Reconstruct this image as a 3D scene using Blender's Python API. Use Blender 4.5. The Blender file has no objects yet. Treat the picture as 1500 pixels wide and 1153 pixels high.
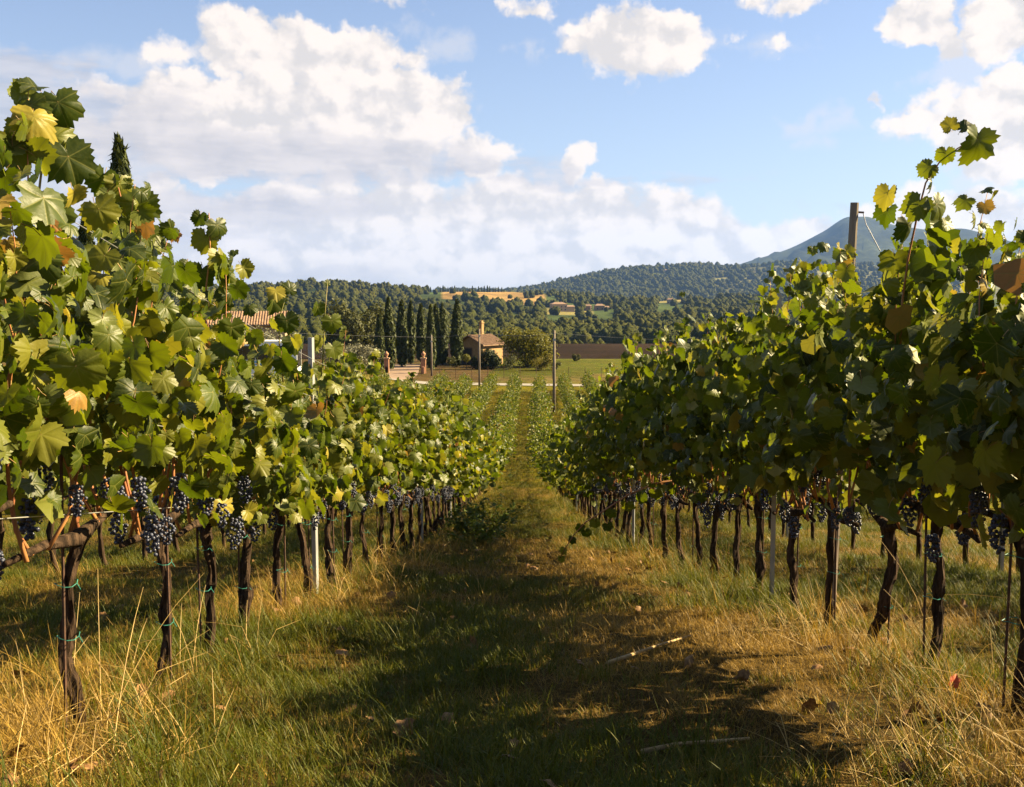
import bpy, math, random
import numpy as np
from mathutils import Vector, Matrix
R = math.radians
rng = np.random.default_rng(7)
rnd = random.Random(11)
scene = bpy.context.scene
COL = scene.collection

# ------------------------------------------------------------------ camera
FPX = 1500.0
PITCH = math.atan((576.5 - 430.0) / FPX)
cam_d = bpy.data.cameras.new('camera')
cam_d.sensor_width = 36.0
cam_d.lens = 36.0
cam_d.clip_start = 0.05
cam_d.clip_end = 40000
cam = bpy.data.objects.new('camera', cam_d)
COL.objects.link(cam)
cam.location = (0, 0, 0)
cam.rotation_euler = (math.pi / 2 - PITCH, 0, 0)
scene.camera = cam
scene.render.resolution_x = 1024
scene.render.resolution_y = 787

# ------------------------------------------------------------------ sun direction (towards the sun)
SUN_EL = R(34)
SUN_AZ = R(78)          # measured from +Y (view direction) clockwise: right of the rows, a little ahead
SUN = Vector((math.sin(SUN_AZ) * math.cos(SUN_EL), math.cos(SUN_AZ) * math.cos(SUN_EL), math.sin(SUN_EL)))


def P(px, py, Y):
    """world point seen at photo pixel (px,py) whose distance along +Y is Y"""
    a = (px - 750.0) / FPX
    b = (py - 576.5) / FPX
    d = Vector((a, math.cos(PITCH) - b * math.sin(PITCH), -math.sin(PITCH) - b * math.cos(PITCH)))
    return d * (Y / d.y)


# ------------------------------------------------------------------ node helpers
class G:
    """tiny expression helper over a node tree"""
    def __init__(self, nt):
        self.nt = nt

    def n(self, t, **kw):
        nd = self.nt.nodes.new(t)
        for k, v in kw.items():
            setattr(nd, k, v)
        return nd

    def link(self, a, b):
        if isinstance(a, bpy.types.NodeSocket):
            self.nt.links.new(a, b)
        else:
            try:
                b.default_value = a
            except Exception:
                b.default_value = (*a, 1.0)

    def m(self, op, a, b=None, c=None, clamp=False):
        nd = self.n('ShaderNodeMath', operation=op, use_clamp=clamp)
        self.link(a, nd.inputs[0])
        if b is not None: self.link(b, nd.inputs[1])
        if c is not None: self.link(c, nd.inputs[2])
        return nd.outputs[0]

    def v(self, op, a, b=None, c=None, out=0):
        nd = self.n('ShaderNodeVectorMath', operation=op)
        self.link(a, nd.inputs[0])
        if b is not None: self.link(b, nd.inputs[1])
        if c is not None: self.link(c, nd.inputs[2])
        return nd.outputs[out]

    def length(self, a):
        nd = self.n('ShaderNodeVectorMath', operation='LENGTH')
        self.link(a, nd.inputs[0])
        return nd.outputs['Value']

    def comb(self, x, y, z):
        nd = self.n('ShaderNodeCombineXYZ')
        for i, s in enumerate((x, y, z)): self.link(s, nd.inputs[i])
        return nd.outputs[0]

    def sep(self, a):
        nd = self.n('ShaderNodeSeparateXYZ')
        self.link(a, nd.inputs[0])
        return nd.outputs

    def ss(self, x, lo, hi, a=0.0, b=1.0, kind='SMOOTHSTEP'):
        nd = self.n('ShaderNodeMapRange', interpolation_type=kind)
        self.link(x, nd.inputs[0])
        for i, s in enumerate((lo, hi, a, b)): self.link(s, nd.inputs[i + 1])
        return nd.outputs[0]

    def noise(self, vec, scale, detail=4, rough=0.5, dist=0.0, color=False, dim='3D'):
        nd = self.n('ShaderNodeTexNoise', noise_dimensions=dim)
        if vec is not None: self.link(vec, nd.inputs['Vector'])
        self.link(scale, nd.inputs['Scale'])
        nd.inputs['Detail'].default_value = detail
        nd.inputs['Roughness'].default_value = rough
        nd.inputs['Distortion'].default_value = dist
        return nd.outputs['Color' if color else 'Fac']

    def mix(self, f, a, b, mode='MIX'):
        nd = self.n('ShaderNodeMix', data_type='RGBA', blend_type=mode)
        self.link(f, nd.inputs[0])
        self.link(a, nd.inputs[6])
        self.link(b, nd.inputs[7])
        return nd.outputs[2]

    def ramp(self, f, stops):
        nd = self.n('ShaderNodeValToRGB')
        cr = nd.color_ramp
        while len(cr.elements) < len(stops): cr.elements.new(0.5)
        for e, (p, c) in zip(cr.elements, stops):
            e.position = p
            e.color = (*c, 1)
        self.link(f, nd.inputs[0])
        return nd.outputs[0]

    def attr(self, name, out='Fac', typ='GEOMETRY'):
        nd = self.n('ShaderNodeAttribute', attribute_name=name, attribute_type=typ)
        return nd.outputs[out]

    def coord(self, which='Object'):
        return self.n('ShaderNodeTexCoord').outputs[which]

    def pos(self):
        return self.n('ShaderNodeNewGeometry').outputs['Position']

    def bump(self, h, strength=0.5, dist=0.01):
        nd = self.n('ShaderNodeBump')
        self.link(h, nd.inputs['Height'])
        nd.inputs['Strength'].default_value = strength
        nd.inputs['Distance'].default_value = dist
        return nd.outputs[0]


def new_mat(name):
    m = bpy.data.materials.new(name)
    m.use_nodes = True
    nt = m.node_tree
    nt.nodes.clear()
    out = nt.nodes.new('ShaderNodeOutputMaterial')
    return m, G(nt), out


def principled(g, out, color, rough=0.7, normal=None, spec=0.4, metal=0.0):
    b = g.n('ShaderNodeBsdfPrincipled')
    g.link(color, b.inputs['Base Color'])
    g.link(rough, b.inputs['Roughness'])
    b.inputs['Specular IOR Level'].default_value = spec
    b.inputs['Metallic'].default_value = metal
    if normal is not None: g.link(normal, b.inputs['Normal'])
    g.nt.links.new(b.outputs[0], out.inputs['Surface'])
    return b


# ------------------------------------------------------------------ world: sky with clouds
SKY_STRENGTH = 0.05
EXPOSURE = 2.2
world = bpy.data.worlds.new('World')
scene.world = world
world.use_nodes = True
world.cycles.sampling_method = 'NONE'
wnt = world.node_tree
wnt.nodes.clear()
w = G(wnt)
sky = w.n('ShaderNodeTexSky', sky_type='NISHITA', sun_disc=False)
sky.sun_elevation = SUN_EL
sky.sun_rotation = SUN_AZ
sky.altitude = 300
sky.air_density = 1.0
sky.dust_density = 0.6
sky.ozone_density = 2.0


def sky_dir(px, py):
    d = P(px, py, 1.0)
    return math.atan2(d.x, d.y), math.atan2(d.z, math.hypot(d.x, d.y))


gen = w.coord('Generated')
gx, gy, gz = w.sep(gen)[:3]
az = w.m('ARCTAN2', gx, gy)
el = w.m('ARCSINE', gz)
p0 = w.comb(az, el, 0.0)


def voronoi(vec, scale, detail=2.0, smooth=0.3):
    v_ = w.n('ShaderNodeTexVoronoi', feature='SMOOTH_F1', voronoi_dimensions='2D')
    v_.inputs['Detail'].default_value = detail
    v_.inputs['Roughness'].default_value = 0.5
    v_.inputs['Scale'].default_value = scale
    v_.inputs['Smoothness'].default_value = smooth
    w.link(vec, v_.inputs['Vector'])
    return v_.outputs['Distance']


c5 = (0.5, 0.5, 0.5)
warp = w.v('SUBTRACT', w.noise(p0, 18.0, 4, 0.55, color=True, dim='2D'), c5)
warp2 = w.v('SUBTRACT', w.noise(p0, 85.0, 4, 0.6, color=True, dim='2D'), c5)
p1 = w.v('MULTIPLY_ADD', warp, (0.060, 0.040, 0.0), p0)
p1 = w.v('MULTIPLY_ADD', warp2, (0.014, 0.012, 0.0), p1)
p2 = w.v('MULTIPLY_ADD', warp, (0.16, 0.020, 0.0), p0)
p2 = w.v('MULTIPLY_ADD', warp2, (0.020, 0.004, 0.0), p2)


def blobs(p, lst, smooth=0.10):
    f = None
    for cx, cy, rx, ry in lst:
        a, e = sky_dir(cx, cy)
        ax = abs(sky_dir(cx + rx, cy)[0] - sky_dir(cx - rx, cy)[0]) / 2
        ey = abs(sky_dir(cx, cy + ry)[1] - sky_dir(cx, cy - ry)[1]) / 2
        q = w.v('MULTIPLY_ADD', p, (1 / ax, 1 / ey, 0), (-a / ax, -e / ey, 0))
        L = w.length(q)
        s = min(1.6, 0.12 + ry / 40.0)
        val = w.m('MULTIPLY_ADD', L, -s, s)
        f = val if f is None else w.m('SMOOTH_MAX', f, val, smooth)
    return f


# billows: rounded heaps at two sizes, shaded by the sun from the right and above
pn = w.v('MULTIPLY_ADD', warp2, (0.012, 0.012, 0.0), w.v('MULTIPLY', p0, (1.0, 1.2, 1.0)))
off = (0.010, 0.012, 0.0)
heap = w.m('SUBTRACT', 0.5, voronoi(pn, 20.0, 3.0, 0.3))
heap_s = w.m('SUBTRACT', 0.5, voronoi(w.v('ADD', pn, off), 20.0, 3.0, 0.3))
fb = w.noise(pn, 26.0, 7, 0.58, dim='2D')
fb_s = w.noise(w.v('ADD', pn, off), 26.0, 7, 0.58, dim='2D')
relief = w.m('ADD', w.m('SUBTRACT', fb, fb_s), w.m('MULTIPLY', w.m('SUBTRACT', heap, heap_s), 0.55))

# layer 1: white cumulus banks and puffs
L1 = [(440, 172, 270, 78), (310, 150, 180, 58), (590, 155, 130, 62), (662, 172, 50, 44), (692, 226, 76, 42), (400, 210, 330, 60),
      (236, 270, 54, 24), (300, 360, 330, 90), (560, 350, 270, 110), (760, 356, 210, 112), (905, 345, 140, 88), (480, 300, 330, 34),
      (1015, 360, 108, 84), (1080, 380, 80, 66), (840, 238, 36, 34), (1205, 376, 160, 62), (1400, 330, 190, 66),
      (1460, 190, 125, 84), (1495, 130, 70, 44), (1340, 182, 66, 18), (936, 64, 124, 60), (425, 78, 212, 58), (330, 36, 66, 30),
      (1155, 4, 64, 36), (1362, 22, 74, 52), (1392, 66, 40, 44), (1485, 36, 80, 60), (1282, 153, 20, 18), (1140, 64, 22, 14), (1080, 52, 16, 10),
      (775, 14, 36, 20), (560, 4, 46, 16)]
f1 = blobs(p1, L1)
d1 = w.m('ADD', f1, w.m('MULTIPLY', heap, 0.55))
d1 = w.m('ADD', d1, w.m('MULTIPLY', w.m('MULTIPLY_ADD', fb, 0.80, -0.26), 1.0))
# cloud goes on all round, thinned outside the picture to deepen the shade
big = w.noise(w.v('ADD', pn, (7.3, 2.1, 0.0)), 2.6, 4, 0.55, dim='2D')
front = w.m('MULTIPLY', w.ss(w.m('ABSOLUTE', az), 0.50, 0.62, 1.0, 0.0), w.ss(el, 0.30, 0.38, 1.0, 0.0))
bk = w.m('MULTIPLY_ADD', big, 4.0, -2.52)
bk = w.m('SUBTRACT', bk, w.m('MULTIPLY', front, 3.0))
d1 = w.m('MAXIMUM', d1, w.m('ADD', bk, w.m('MULTIPLY', w.m('SUBTRACT', fb, 0.5), 0.9)))
a1 = w.ss(d1, -0.04, 0.40)
# wisps: faint thin cloud
L3 = [(1200, 175, 40, 30), (1240, 205, 50, 12), (780, 75, 28, 18), (1110, 65, 80, 22), (170, 90, 150, 34), (640, 60, 90, 40), (1440, 260, 100, 50), (1420, 90, 90, 60)]
f3 = blobs(p2, L3)
a3 = w.m('MULTIPLY', w.ss(w.m('ADD', f3, w.m('MULTIPLY', w.m('SUBTRACT', fb, 0.5), 1.8)), 0.0, 0.9), 0.5)
# layer 2: flat lavender-grey streaks in front
L2 = [(60, 200, 360, 110), (400, 234, 360, 48), (660, 244, 190, 26), (330, 305, 330, 34), (930, 268, 230, 16), (800, 262, 100, 24),
      (60, 105, 150, 34), (1220, 300, 100, 11), (300, 345, 160, 22), (300, 408, 380, 34), (80, 330, 220, 60)]
f2 = blobs(p2, L2)
fs = w.noise(w.v('MULTIPLY', p0, (1.0, 5.0, 1.0)), 13.0, 5, 0.55, dim='2D')
d2 = w.m('ADD', f2, w.m('MULTIPLY', w.m('SUBTRACT', fs, 0.5), 1.3))
a2 = w.m('MULTIPLY', w.ss(d2, 0.0, 0.60), 0.70)

soft = w.noise(w.v('ADD', pn, (1.7, 0.4, 0.0)), 11.0, 5, 0.55, dim='2D')
lit = w.ss(w.m('ADD', w.m('MULTIPLY', relief, 1.0), w.m('ADD', w.m('MULTIPLY', heap, 0.42), w.m('MULTIPLY', w.m('SUBTRACT', soft, 0.5), 1.25))), -0.56, 0.12)
core = w.ss(d1, 0.5, 2.4, 1.0, 0.96)
lit = w.m('MULTIPLY', lit, core)
k = 1.0 / SKY_STRENGTH / 2 ** EXPOSURE
c1 = w.mix(lit, (0.80 * k, 0.755 * k, 0.735 * k, 1), (1.10 * k, 0.99 * k, 0.90 * k, 1))
c1 = w.mix(w.ss(el, 0.06, 0.005, 0.0, 0.25), c1, (0.74 * k, 0.75 * k, 0.80 * k, 1))
lit2 = w.ss(fs, 0.3, 0.7)
c2 = w.mix(lit2, (0.58 * k, 0.57 * k, 0.62 * k, 1), (0.80 * k, 0.75 * k, 0.75 * k, 1))
skyc = w.mix(1.0, sky.outputs[0], (0.71, 0.67, 0.72, 1), 'MULTIPLY')
# thin high veil lightens the blue
veil = w.ss(el, 0.0, 0.35, 0.50, 0.15)
skyc = w.mix(veil, skyc, (0.62 * k, 0.74 * k, 0.88 * k, 1))
c = w.mix(a3, skyc, (0.84 * k, 0.82 * k, 0.84 * k, 1))
c = w.mix(a1, c, c1)
c = w.mix(a2, c, c2)
# pale air low over the horizon
c = w.mix(w.ss(el, -0.01, 0.035, 0.40, 0.0), c, (0.52 * k, 0.58 * k, 0.68 * k, 1))
bg = w.n('ShaderNodeBackground')
w.link(c, bg.inputs[0])
bg.inputs[1].default_value = SKY_STRENGTH
wo = w.n('ShaderNodeOutputWorld')
wnt.links.new(bg.outputs[0], wo.inputs[0])

# ------------------------------------------------------------------ sun, exposure
sun_d = bpy.data.lights.new('sun', 'SUN')
sun_d.energy = 5.0
sun_d.angle = R(0.5)
sun_d.color = (1.0, 0.80, 0.47)
sun = bpy.data.objects.new('sun', sun_d)
COL.objects.link(sun)
sun.rotation_euler = SUN.to_track_quat('Z', 'Y').to_euler()
scene.view_settings.view_transform = 'Standard'
scene.view_settings.look = 'None'
scene.view_settings.gamma = 1.0
scene.view_settings.use_curve_mapping = False
scene.view_settings.exposure = EXPOSURE


# ------------------------------------------------------------------ mesh helpers
def mesh(name, V, F, mats=(), fmat=None, smooth=False, uv=None, attrs=None):
    me = bpy.data.meshes.new(name)
    V = np.asarray(V, dtype=np.float32)
    if isinstance(F, np.ndarray):
        nf, k = F.shape
        me.vertices.add(len(V))
        me.vertices.foreach_set('co', V.ravel())
        me.loops.add(nf * k)
        me.loops.foreach_set('vertex_index', F.ravel().astype(np.int32))
        me.polygons.add(nf)
        me.polygons.foreach_set('loop_start', np.arange(0, nf * k, k, dtype=np.int32))
        me.update(calc_edges=True)
    else:
        me.from_pydata([tuple(map(float, v)) for v in V], [], F)
    for m in mats: me.materials.append(m)
    if fmat is not None: me.polygons.foreach_set('material_index', np.asarray(fmat, dtype=np.int32))
    if smooth: me.polygons.foreach_set('use_smooth', np.ones(len(me.polygons), dtype=bool))
    if uv is not None:
        ul = me.uv_layers.new(name='UVMap')
        li = np.zeros(len(me.loops), dtype=np.int32)
        me.loops.foreach_get('vertex_index', li)
        ul.data.foreach_set('uv', np.asarray(uv, dtype=np.float32)[li].ravel())
    if attrs:
        for an, (typ, dom, arr) in attrs.items():
            at = me.attributes.new(an, typ, dom)
            key = {'FLOAT': 'value', 'INT': 'value', 'FLOAT_VECTOR': 'vector', 'FLOAT_COLOR': 'color'}[typ]
            at.data.foreach_set(key, np.asarray(arr).ravel())
    me.update()
    return me


def obj(name, me, parent=None, loc=None, mat4=None):
    o = bpy.data.objects.new(name, me)
    COL.objects.link(o)
    if parent is not None: o.parent = parent
    if mat4 is not None: o.matrix_basis = mat4
    elif loc is not None: o.location = loc
    return o


def tag(o, label=None, cat=None, group=None, kind=None):
    if label: o['label'] = label
    if cat: o['category'] = cat
    if group: o['group'] = group
    if kind: o['kind'] = kind
    return o


def empty(name, loc, label=None, cat=None, group=None, rz=0.0):
    o = bpy.data.objects.new(name, None)
    o.empty_display_size = 0.1
    COL.objects.link(o)
    o.location = loc
    o.rotation_euler = (0, 0, rz)
    return tag(o, label, cat, group)


class MB:
    """mesh builder: boxes, tubes, prisms joined in one mesh"""
    def __init__(self):
        self.V, self.F = [], []

    def box(self, x0, x1, y0, y1, z0, z1):
        b = len(self.V)
        self.V += [(x, y, z) for z in (z0, z1) for y in (y0, y1) for x in (x0, x1)]
        self.F += [tuple(b + i for i in f) for f in ((0, 2, 3, 1), (4, 5, 7, 6), (0, 1, 5, 4), (2, 6, 7, 3), (0, 4, 6, 2), (1, 3, 7, 5))]
        return self

    def tube(self, pts, rad, n=6, cap=True, jit=0.0, rg=None):
        pts = [Vector(p) for p in pts]
        if not hasattr(rad, '__len__'): rad = [rad] * len(pts)
        b = len(self.V)
        ref = None
        for i, p in enumerate(pts):
            t = (pts[min(i + 1, len(pts) - 1)] - pts[max(i - 1, 0)])
            t.normalize()
            if ref is None:
                ref = Vector((1, 0, 0)) if abs(t.x) < 0.8 else Vector((0, 1, 0))
            u = ref - t * ref.dot(t)
            u.normalize()
            ref = u
            v = t.cross(u)
            for k2 in range(n):
                a = 2 * math.pi * k2 / n
                r = rad[i] * (1 + (jit * (rg.random() - 0.5) * 2 if jit else 0))
                q = p + (u * math.cos(a) + v * math.sin(a)) * r
                self.V.append(tuple(q))
        for i in range(len(pts) - 1):
            for k2 in range(n):
                a0 = b + i * n + k2
                a1_ = b + i * n + (k2 + 1) % n
                self.F.append((a0, a1_, a1_ + n, a0 + n))
        if cap:
            self.F.append(tuple(b + k2 for k2 in reversed(range(n))))
            self.F.append(tuple(b + (len(pts) - 1) * n + k2 for k2 in range(n)))
        return self

    def poly(self, vs, fs):
        b = len(self.V)
        self.V += [tuple(v) for v in vs]
        self.F += [tuple(b + i for i in f) for f in fs]
        return self

    def me(self, name, mat, smooth=False):
        return mesh(name, self.V, self.F, (mat,), smooth=smooth)

    def build(self, name, mat, parent=None, loc=None, smooth=False):
        return obj(name, self.me(name, mat, smooth), parent, loc)


# ------------------------------------------------------------------ materials
def mat_leaf(name, src, translucent=0.22):
    m, g, out = new_mat(name)
    if src == 'OBJ':
        r = g.n('ShaderNodeObjectInfo').outputs['Random']
    elif src == 'INST':
        r = g.attr('tint')
    else:
        r = g.attr('tint')
    base = g.ramp(r, [(0.0, (0.011, 0.019, 0.002)), (0.30, (0.023, 0.036, 0.003)), (0.62, (0.048, 0.066, 0.0045)),
                      (0.93, (0.120, 0.118, 0.011)), (0.978, (0.25, 0.20, 0.026)), (0.993, (0.24, 0.11, 0.030))])
    trn = g.ramp(r, [(0.0, (0.10, 0.16, 0.003)), (0.35, (0.18, 0.24, 0.004)), (0.7, (0.32, 0.36, 0.008)),
                     (0.96, (0.50, 0.44, 0.025)), (0.99, (0.42, 0.20, 0.03))])
    uv = g.n('ShaderNodeTexCoord').outputs['UV']
    ux, uy, _ = g.sep(uv)[:3]
    ax = g.m('ABSOLUTE', ux)
    dmin = None
    for ang in (0.0, 50.0, 108.0):
        s, c_ = math.sin(R(ang)), math.cos(R(ang))
        cr = g.m('ABSOLUTE', g.m('SUBTRACT', g.m('MULTIPLY', ax, c_), g.m('MULTIPLY', uy, s)))
        dt = g.m('ADD', g.m('MULTIPLY', ax, s), g.m('MULTIPLY', uy, c_))
        pen = g.m('MULTIPLY', g.m('LESS_THAN', dt, 0.0), 1.0)
        dd = g.m('ADD', cr, pen)
        dmin = dd if dmin is None else g.m('MINIMUM', dmin, dd)
    vein = g.ss(dmin, 0.006, 0.026, 1.0, 0.0)
    # secondary veins: fine stripes fanning off
    nz = g.noise(uv, 7.0, 4, 0.6)
    blot = g.ss(nz, 0.35, 0.7)
    base = g.mix(g.m('MULTIPLY', blot, 0.28), base, (0.085, 0.090, 0.009, 1))
    base = g.mix(g.m('MULTIPLY', vein, 0.45), base, (0.19, 0.185, 0.04, 1))
    spot = g.m('MULTIPLY', g.ss(g.noise(g.v('ADD', uv, g.comb(g.m('MULTIPLY', r, 37.0), 0.0, 0.0)), 3.2, 5, 0.7), 0.63, 0.70), g.ss(g.length(uv), 0.25, 0.75))
    base = g.mix(g.m('MULTIPLY', spot, 0.8), base, (0.16, 0.085, 0.022, 1))
    back = g.n('ShaderNodeNewGeometry').outputs['Backfacing']
    base = g.mix(g.m('MULTIPLY', back, 0.5), base, (0.135, 0.148, 0.036, 1))
    hgt = g.m('ADD', g.m('MULTIPLY', nz, 0.6), g.m('MULTIPLY', g.ss(dmin, 0.0, 0.12), 0.8))
    nrm = g.bump(hgt, 0.30, 0.005)
    p = g.n('ShaderNodeBsdfPrincipled')
    g.link(base, p.inputs['Base Color'])
    p.inputs['Roughness'].default_value = 0.45
    p.inputs['Specular IOR Level'].default_value = 0.22
    g.link(nrm, p.inputs['Normal'])
    t = g.n('ShaderNodeBsdfTranslucent')
    g.link(g.mix(g.m('MULTIPLY', vein, 0.4), trn, (0.10, 0.10, 0.02, 1)), t.inputs[0])
    mx = g.n('ShaderNodeMixShader')
    mx.inputs[0].default_value = translucent
    g.nt.links.new(p.outputs[0], mx.inputs[1])
    g.nt.links.new(t.outputs[0], mx.inputs[2])
    g.nt.links.new(mx.outputs[0], out.inputs['Surface'])
    return m


def mat_foliage(name, lo, hi, trans=0.25, scale=0.6, rough=0.6):
    m, g, out = new_mat(name)
    r = g.attr('tint')
    n = g.noise(g.coord('Object'), scale, 3, 0.5)
    f = g.m('ADD', g.m('MULTIPLY', r, 0.65), g.m('MULTIPLY', n, 0.35))
    colr = g.mix(f, (*lo, 1), (*hi, 1))
    d = g.n('ShaderNodeBsdfPrincipled')
    g.link(colr, d.inputs['Base Color'])
    d.inputs['Roughness'].default_value = rough
    d.inputs['Specular IOR Level'].default_value = 0.2
    t = g.n('ShaderNodeBsdfTranslucent')
    g.link(g.mix(0.5, colr, (hi[0] * 1.6, hi[1] * 1.5, hi[2], 1)), t.inputs[0])
    mx = g.n('ShaderNodeMixShader')
    mx.inputs[0].default_value = trans
    g.nt.links.new(d.outputs[0], mx.inputs[1])
    g.nt.links.new(t.outputs[0], mx.inputs[2])
    g.nt.links.new(mx.outputs[0], out.inputs['Surface'])
    return m


def mat_simple(name, c0, c1, scale=8.0, rough=0.75, bump=0.3, bdist=0.01, stretch=(1, 1, 1), spec=0.3, metal=0.0, coord='Object'):
    m, g, out = new_mat(name)
    v = g.v('MULTIPLY', g.coord(coord), stretch)
    n = g.noise(v, scale, 6, 0.6)
    colr = g.mix(g.ss(n, 0.3, 0.7), (*c0, 1), (*c1, 1))
    principled(g, out, colr, rough, g.bump(n, bump, bdist) if bump else None, spec, metal)
    return m


def mat_blade(name, stops, trans=0.35, spec=0.25):
    m, g, out = new_mat(name)
    r = g.attr('tint', 'Fac', 'INSTANCER')
    b = g.attr('blade')
    f = g.m('ADD', g.m('MULTIPLY', r, 0.7), g.m('MULTIPLY', b, 0.3))
    colr = g.ramp(f, stops)
    d = g.n('ShaderNodeBsdfPrincipled')
    g.link(colr, d.inputs['Base Color'])
    d.inputs['Roughness'].default_value = 0.55
    d.inputs['Specular IOR Level'].default_value = spec
    t = g.n('ShaderNodeBsdfTranslucent')
    g.link(g.mix(1.0, colr, (1.5, 1.4, 0.9, 1), 'MULTIPLY'), t.inputs[0])
    mx = g.n('ShaderNodeMixShader')
    mx.inputs[0].default_value = trans
    g.nt.links.new(d.outputs[0], mx.inputs[1])
    g.nt.links.new(t.outputs[0], mx.inputs[2])
    g.nt.links.new(mx.outputs[0], out.inputs['Surface'])
    return m


M_leaf = mat_leaf('vine leaf', 'OBJ')
M_leaf_far = mat_leaf('vine leaf massed', 'ATTR')
M_petiole = mat_simple('petiole', (0.22, 0.20, 0.05), (0.30, 0.12, 0.05), 30, 0.5, 0)
M_cane = mat_simple('cane', (0.20, 0.070, 0.028), (0.36, 0.17, 0.055), 9, 0.55, 0.3, 0.002, (1, 1, 0.3))
M_bark = mat_simple('vine bark', (0.009, 0.006, 0.004), (0.070, 0.044, 0.027), 48, 0.95, 1.0, 0.02, (1, 1, 0.13), spec=0.1)
M_cane_green = mat_simple('green shoot', (0.13, 0.15, 0.03), (0.24, 0.17, 0.05), 9, 0.5, 0)


def mat_grape():
    m, g, out = new_mat('grape skin')
    n = g.noise(g.coord('Object'), 60, 3, 0.6)
    n2 = g.noise(g.coord('Object'), 420, 2, 0.5)
    f = g.ss(g.m('ADD', g.m('MULTIPLY', n, 0.7), g.m('MULTIPLY', n2, 0.3)), 0.36, 0.66)
    colr = g.mix(f, (0.008, 0.009, 0.020, 1), (0.060, 0.070, 0.115, 1))
    principled(g, out, colr, g.ss(f, 0, 1, 0.32, 0.6), None, 0.4)
    return m


M_grape = mat_grape()
M_metal = mat_simple('galvanised post', (0.26, 0.27, 0.27), (0.40, 0.40, 0.39), 14, 0.45, 0.15, 0.002, (1, 1, 0.3), 0.5, 0.35)
M_wood = mat_simple('weathered wood', (0.085, 0.066, 0.048), (0.21, 0.17, 0.13), 18, 0.85, 0.7, 0.006, (1, 1, 0.08))
M_wire = mat_simple('steel wire', (0.40, 0.40, 0.38), (0.55, 0.54, 0.50), 5, 0.4, 0, spec=0.5, metal=0.6)
M_cable = mat_simple('cable', (0.10, 0.10, 0.10), (0.20, 0.20, 0.19), 2, 0.5, 0)
M_tie = mat_simple('tie', (0.015, 0.10, 0.075), (0.03, 0.17, 0.13), 40, 0.5, 0)
M_stake = mat_simple('rusty stake', (0.035, 0.022, 0.016), (0.10, 0.05, 0.03), 30, 0.8, 0.2, 0.001)


# ------------------------------------------------------------------ terrain
def hermite(xs, ys, n=1200):
    xs, ys = np.array(xs, float), np.array(ys, float)
    d = np.diff(ys) / np.diff(xs)
    m = np.zeros_like(ys)
    m[0], m[-1] = d[0], d[-1]
    for i in range(1, len(xs) - 1):
        m[i] = 0 if d[i - 1] * d[i] <= 0 else 2 * d[i - 1] * d[i] / (d[i - 1] + d[i])
    return xs, ys, m


def heval(h, x):
    xs, ys, m = h
    x = np.clip(x, xs[0], xs[-1])
    i = np.clip(np.searchsorted(xs, x) - 1, 0, len(xs) - 2)
    w_ = xs[i + 1] - xs[i]
    t = (x - xs[i]) / w_
    t2, t3 = t * t, t * t * t
    return (2 * t3 - 3 * t2 + 1) * ys[i] + (t3 - 2 * t2 + t) * w_ * m[i] + (-2 * t3 + 3 * t2) * ys[i + 1] + (t3 - t2) * w_ * m[i + 1]


SLOPE, H0 = 0.1842, 0.876
pl = lambda y: -H0 - SLOPE * y
NEAR = hermite([-60, -20, -4, 0, 6, 14, 20, 30, 40, 50, 60, 80, 100, 118, 126, 160, 220],
               [4.0, pl(-20), pl(-4), pl(0), pl(6), pl(14), -4.50, -6.15, -7.55, -8.60, -9.30, -10.15, -10.5, -10.6, -10.45, -10.4, -12])
sstep = lambda x, a, b: (lambda t: t * t * (3 - 2 * t))(np.clip((x - a) / (b - a), 0, 1))
RA = hermite([-900, 0, 300, 400, 500, 600, 660, 730, 800, 900, 1100, 1500, 2400], [424, 424, 424, 420, 420, 424, 426, 429, 433, 438, 440, 440, 440])
RB = hermite([-900, 700, 780, 850, 900, 1000, 1100, 1180, 1300, 1500, 2400], [430, 430, 424, 409, 400, 393, 391, 390, 392, 396, 405])
RC = hermite([-900, 1000, 1080, 1150, 1200, 1240, 1262, 1290, 1330, 1360, 1400, 1430, 1500, 1700, 2400],
             [436, 420, 388, 366, 341, 319, 319, 328, 335, 338, 336, 342, 362, 400, 420])
FARD = np.array([150, 175, 200, 310, 360, 460, 700, 1000, 1300, 1600, 1900, 2500, 3600, 4300, 6500, 7600, 9100.])


def far_v(r, u):
    ta, tb, tc = heval(RA, u), heval(RB, u), heval(RC, u)
    left = sstep(u, 760, 560)
    e = lambda f: 512 + (ta - 512) * f
    cols = [528 + 0 * u, 527 + 0 * u, 525 - 4 * left, 503 + 0 * u, 508 + 0 * u, 510 - 4 * left, e(0.34), e(0.62), e(0.84), ta, ta + 7,
            np.maximum(ta + 12, 442), tb, tb + 9, tc, tc + 16, 432 + 0 * u]
    A = np.stack(cols, 0)
    lr = np.log(np.clip(r, FARD[0], FARD[-1]))
    lf = np.log(FARD)
    i = np.clip(np.searchsorted(lf, lr) - 1, 0, len(lf) - 2)
    t = (lr - lf[i]) / (lf[i + 1] - lf[i])
    t = t * 0.55 + (t * t * (3 - 2 * t)) * 0.45
    idx = np.arange(len(u))
    return A[i, idx] * (1 - t) + A[i + 1, idx] * t


def bumps(x, y):
    s = np.sin
    return (0.030 * s(1.9 * x + 0.7 * y + 0.4) * s(1.1 * y - 0.6 * x) + 0.018 * s(3.7 * x - 1.3 + 0.8 * y) * s(2.9 * y + 1.0)
            + 0.010 * s(8.1 * x + 2.0) * s(7.3 * y + 0.5 * x))


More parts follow.
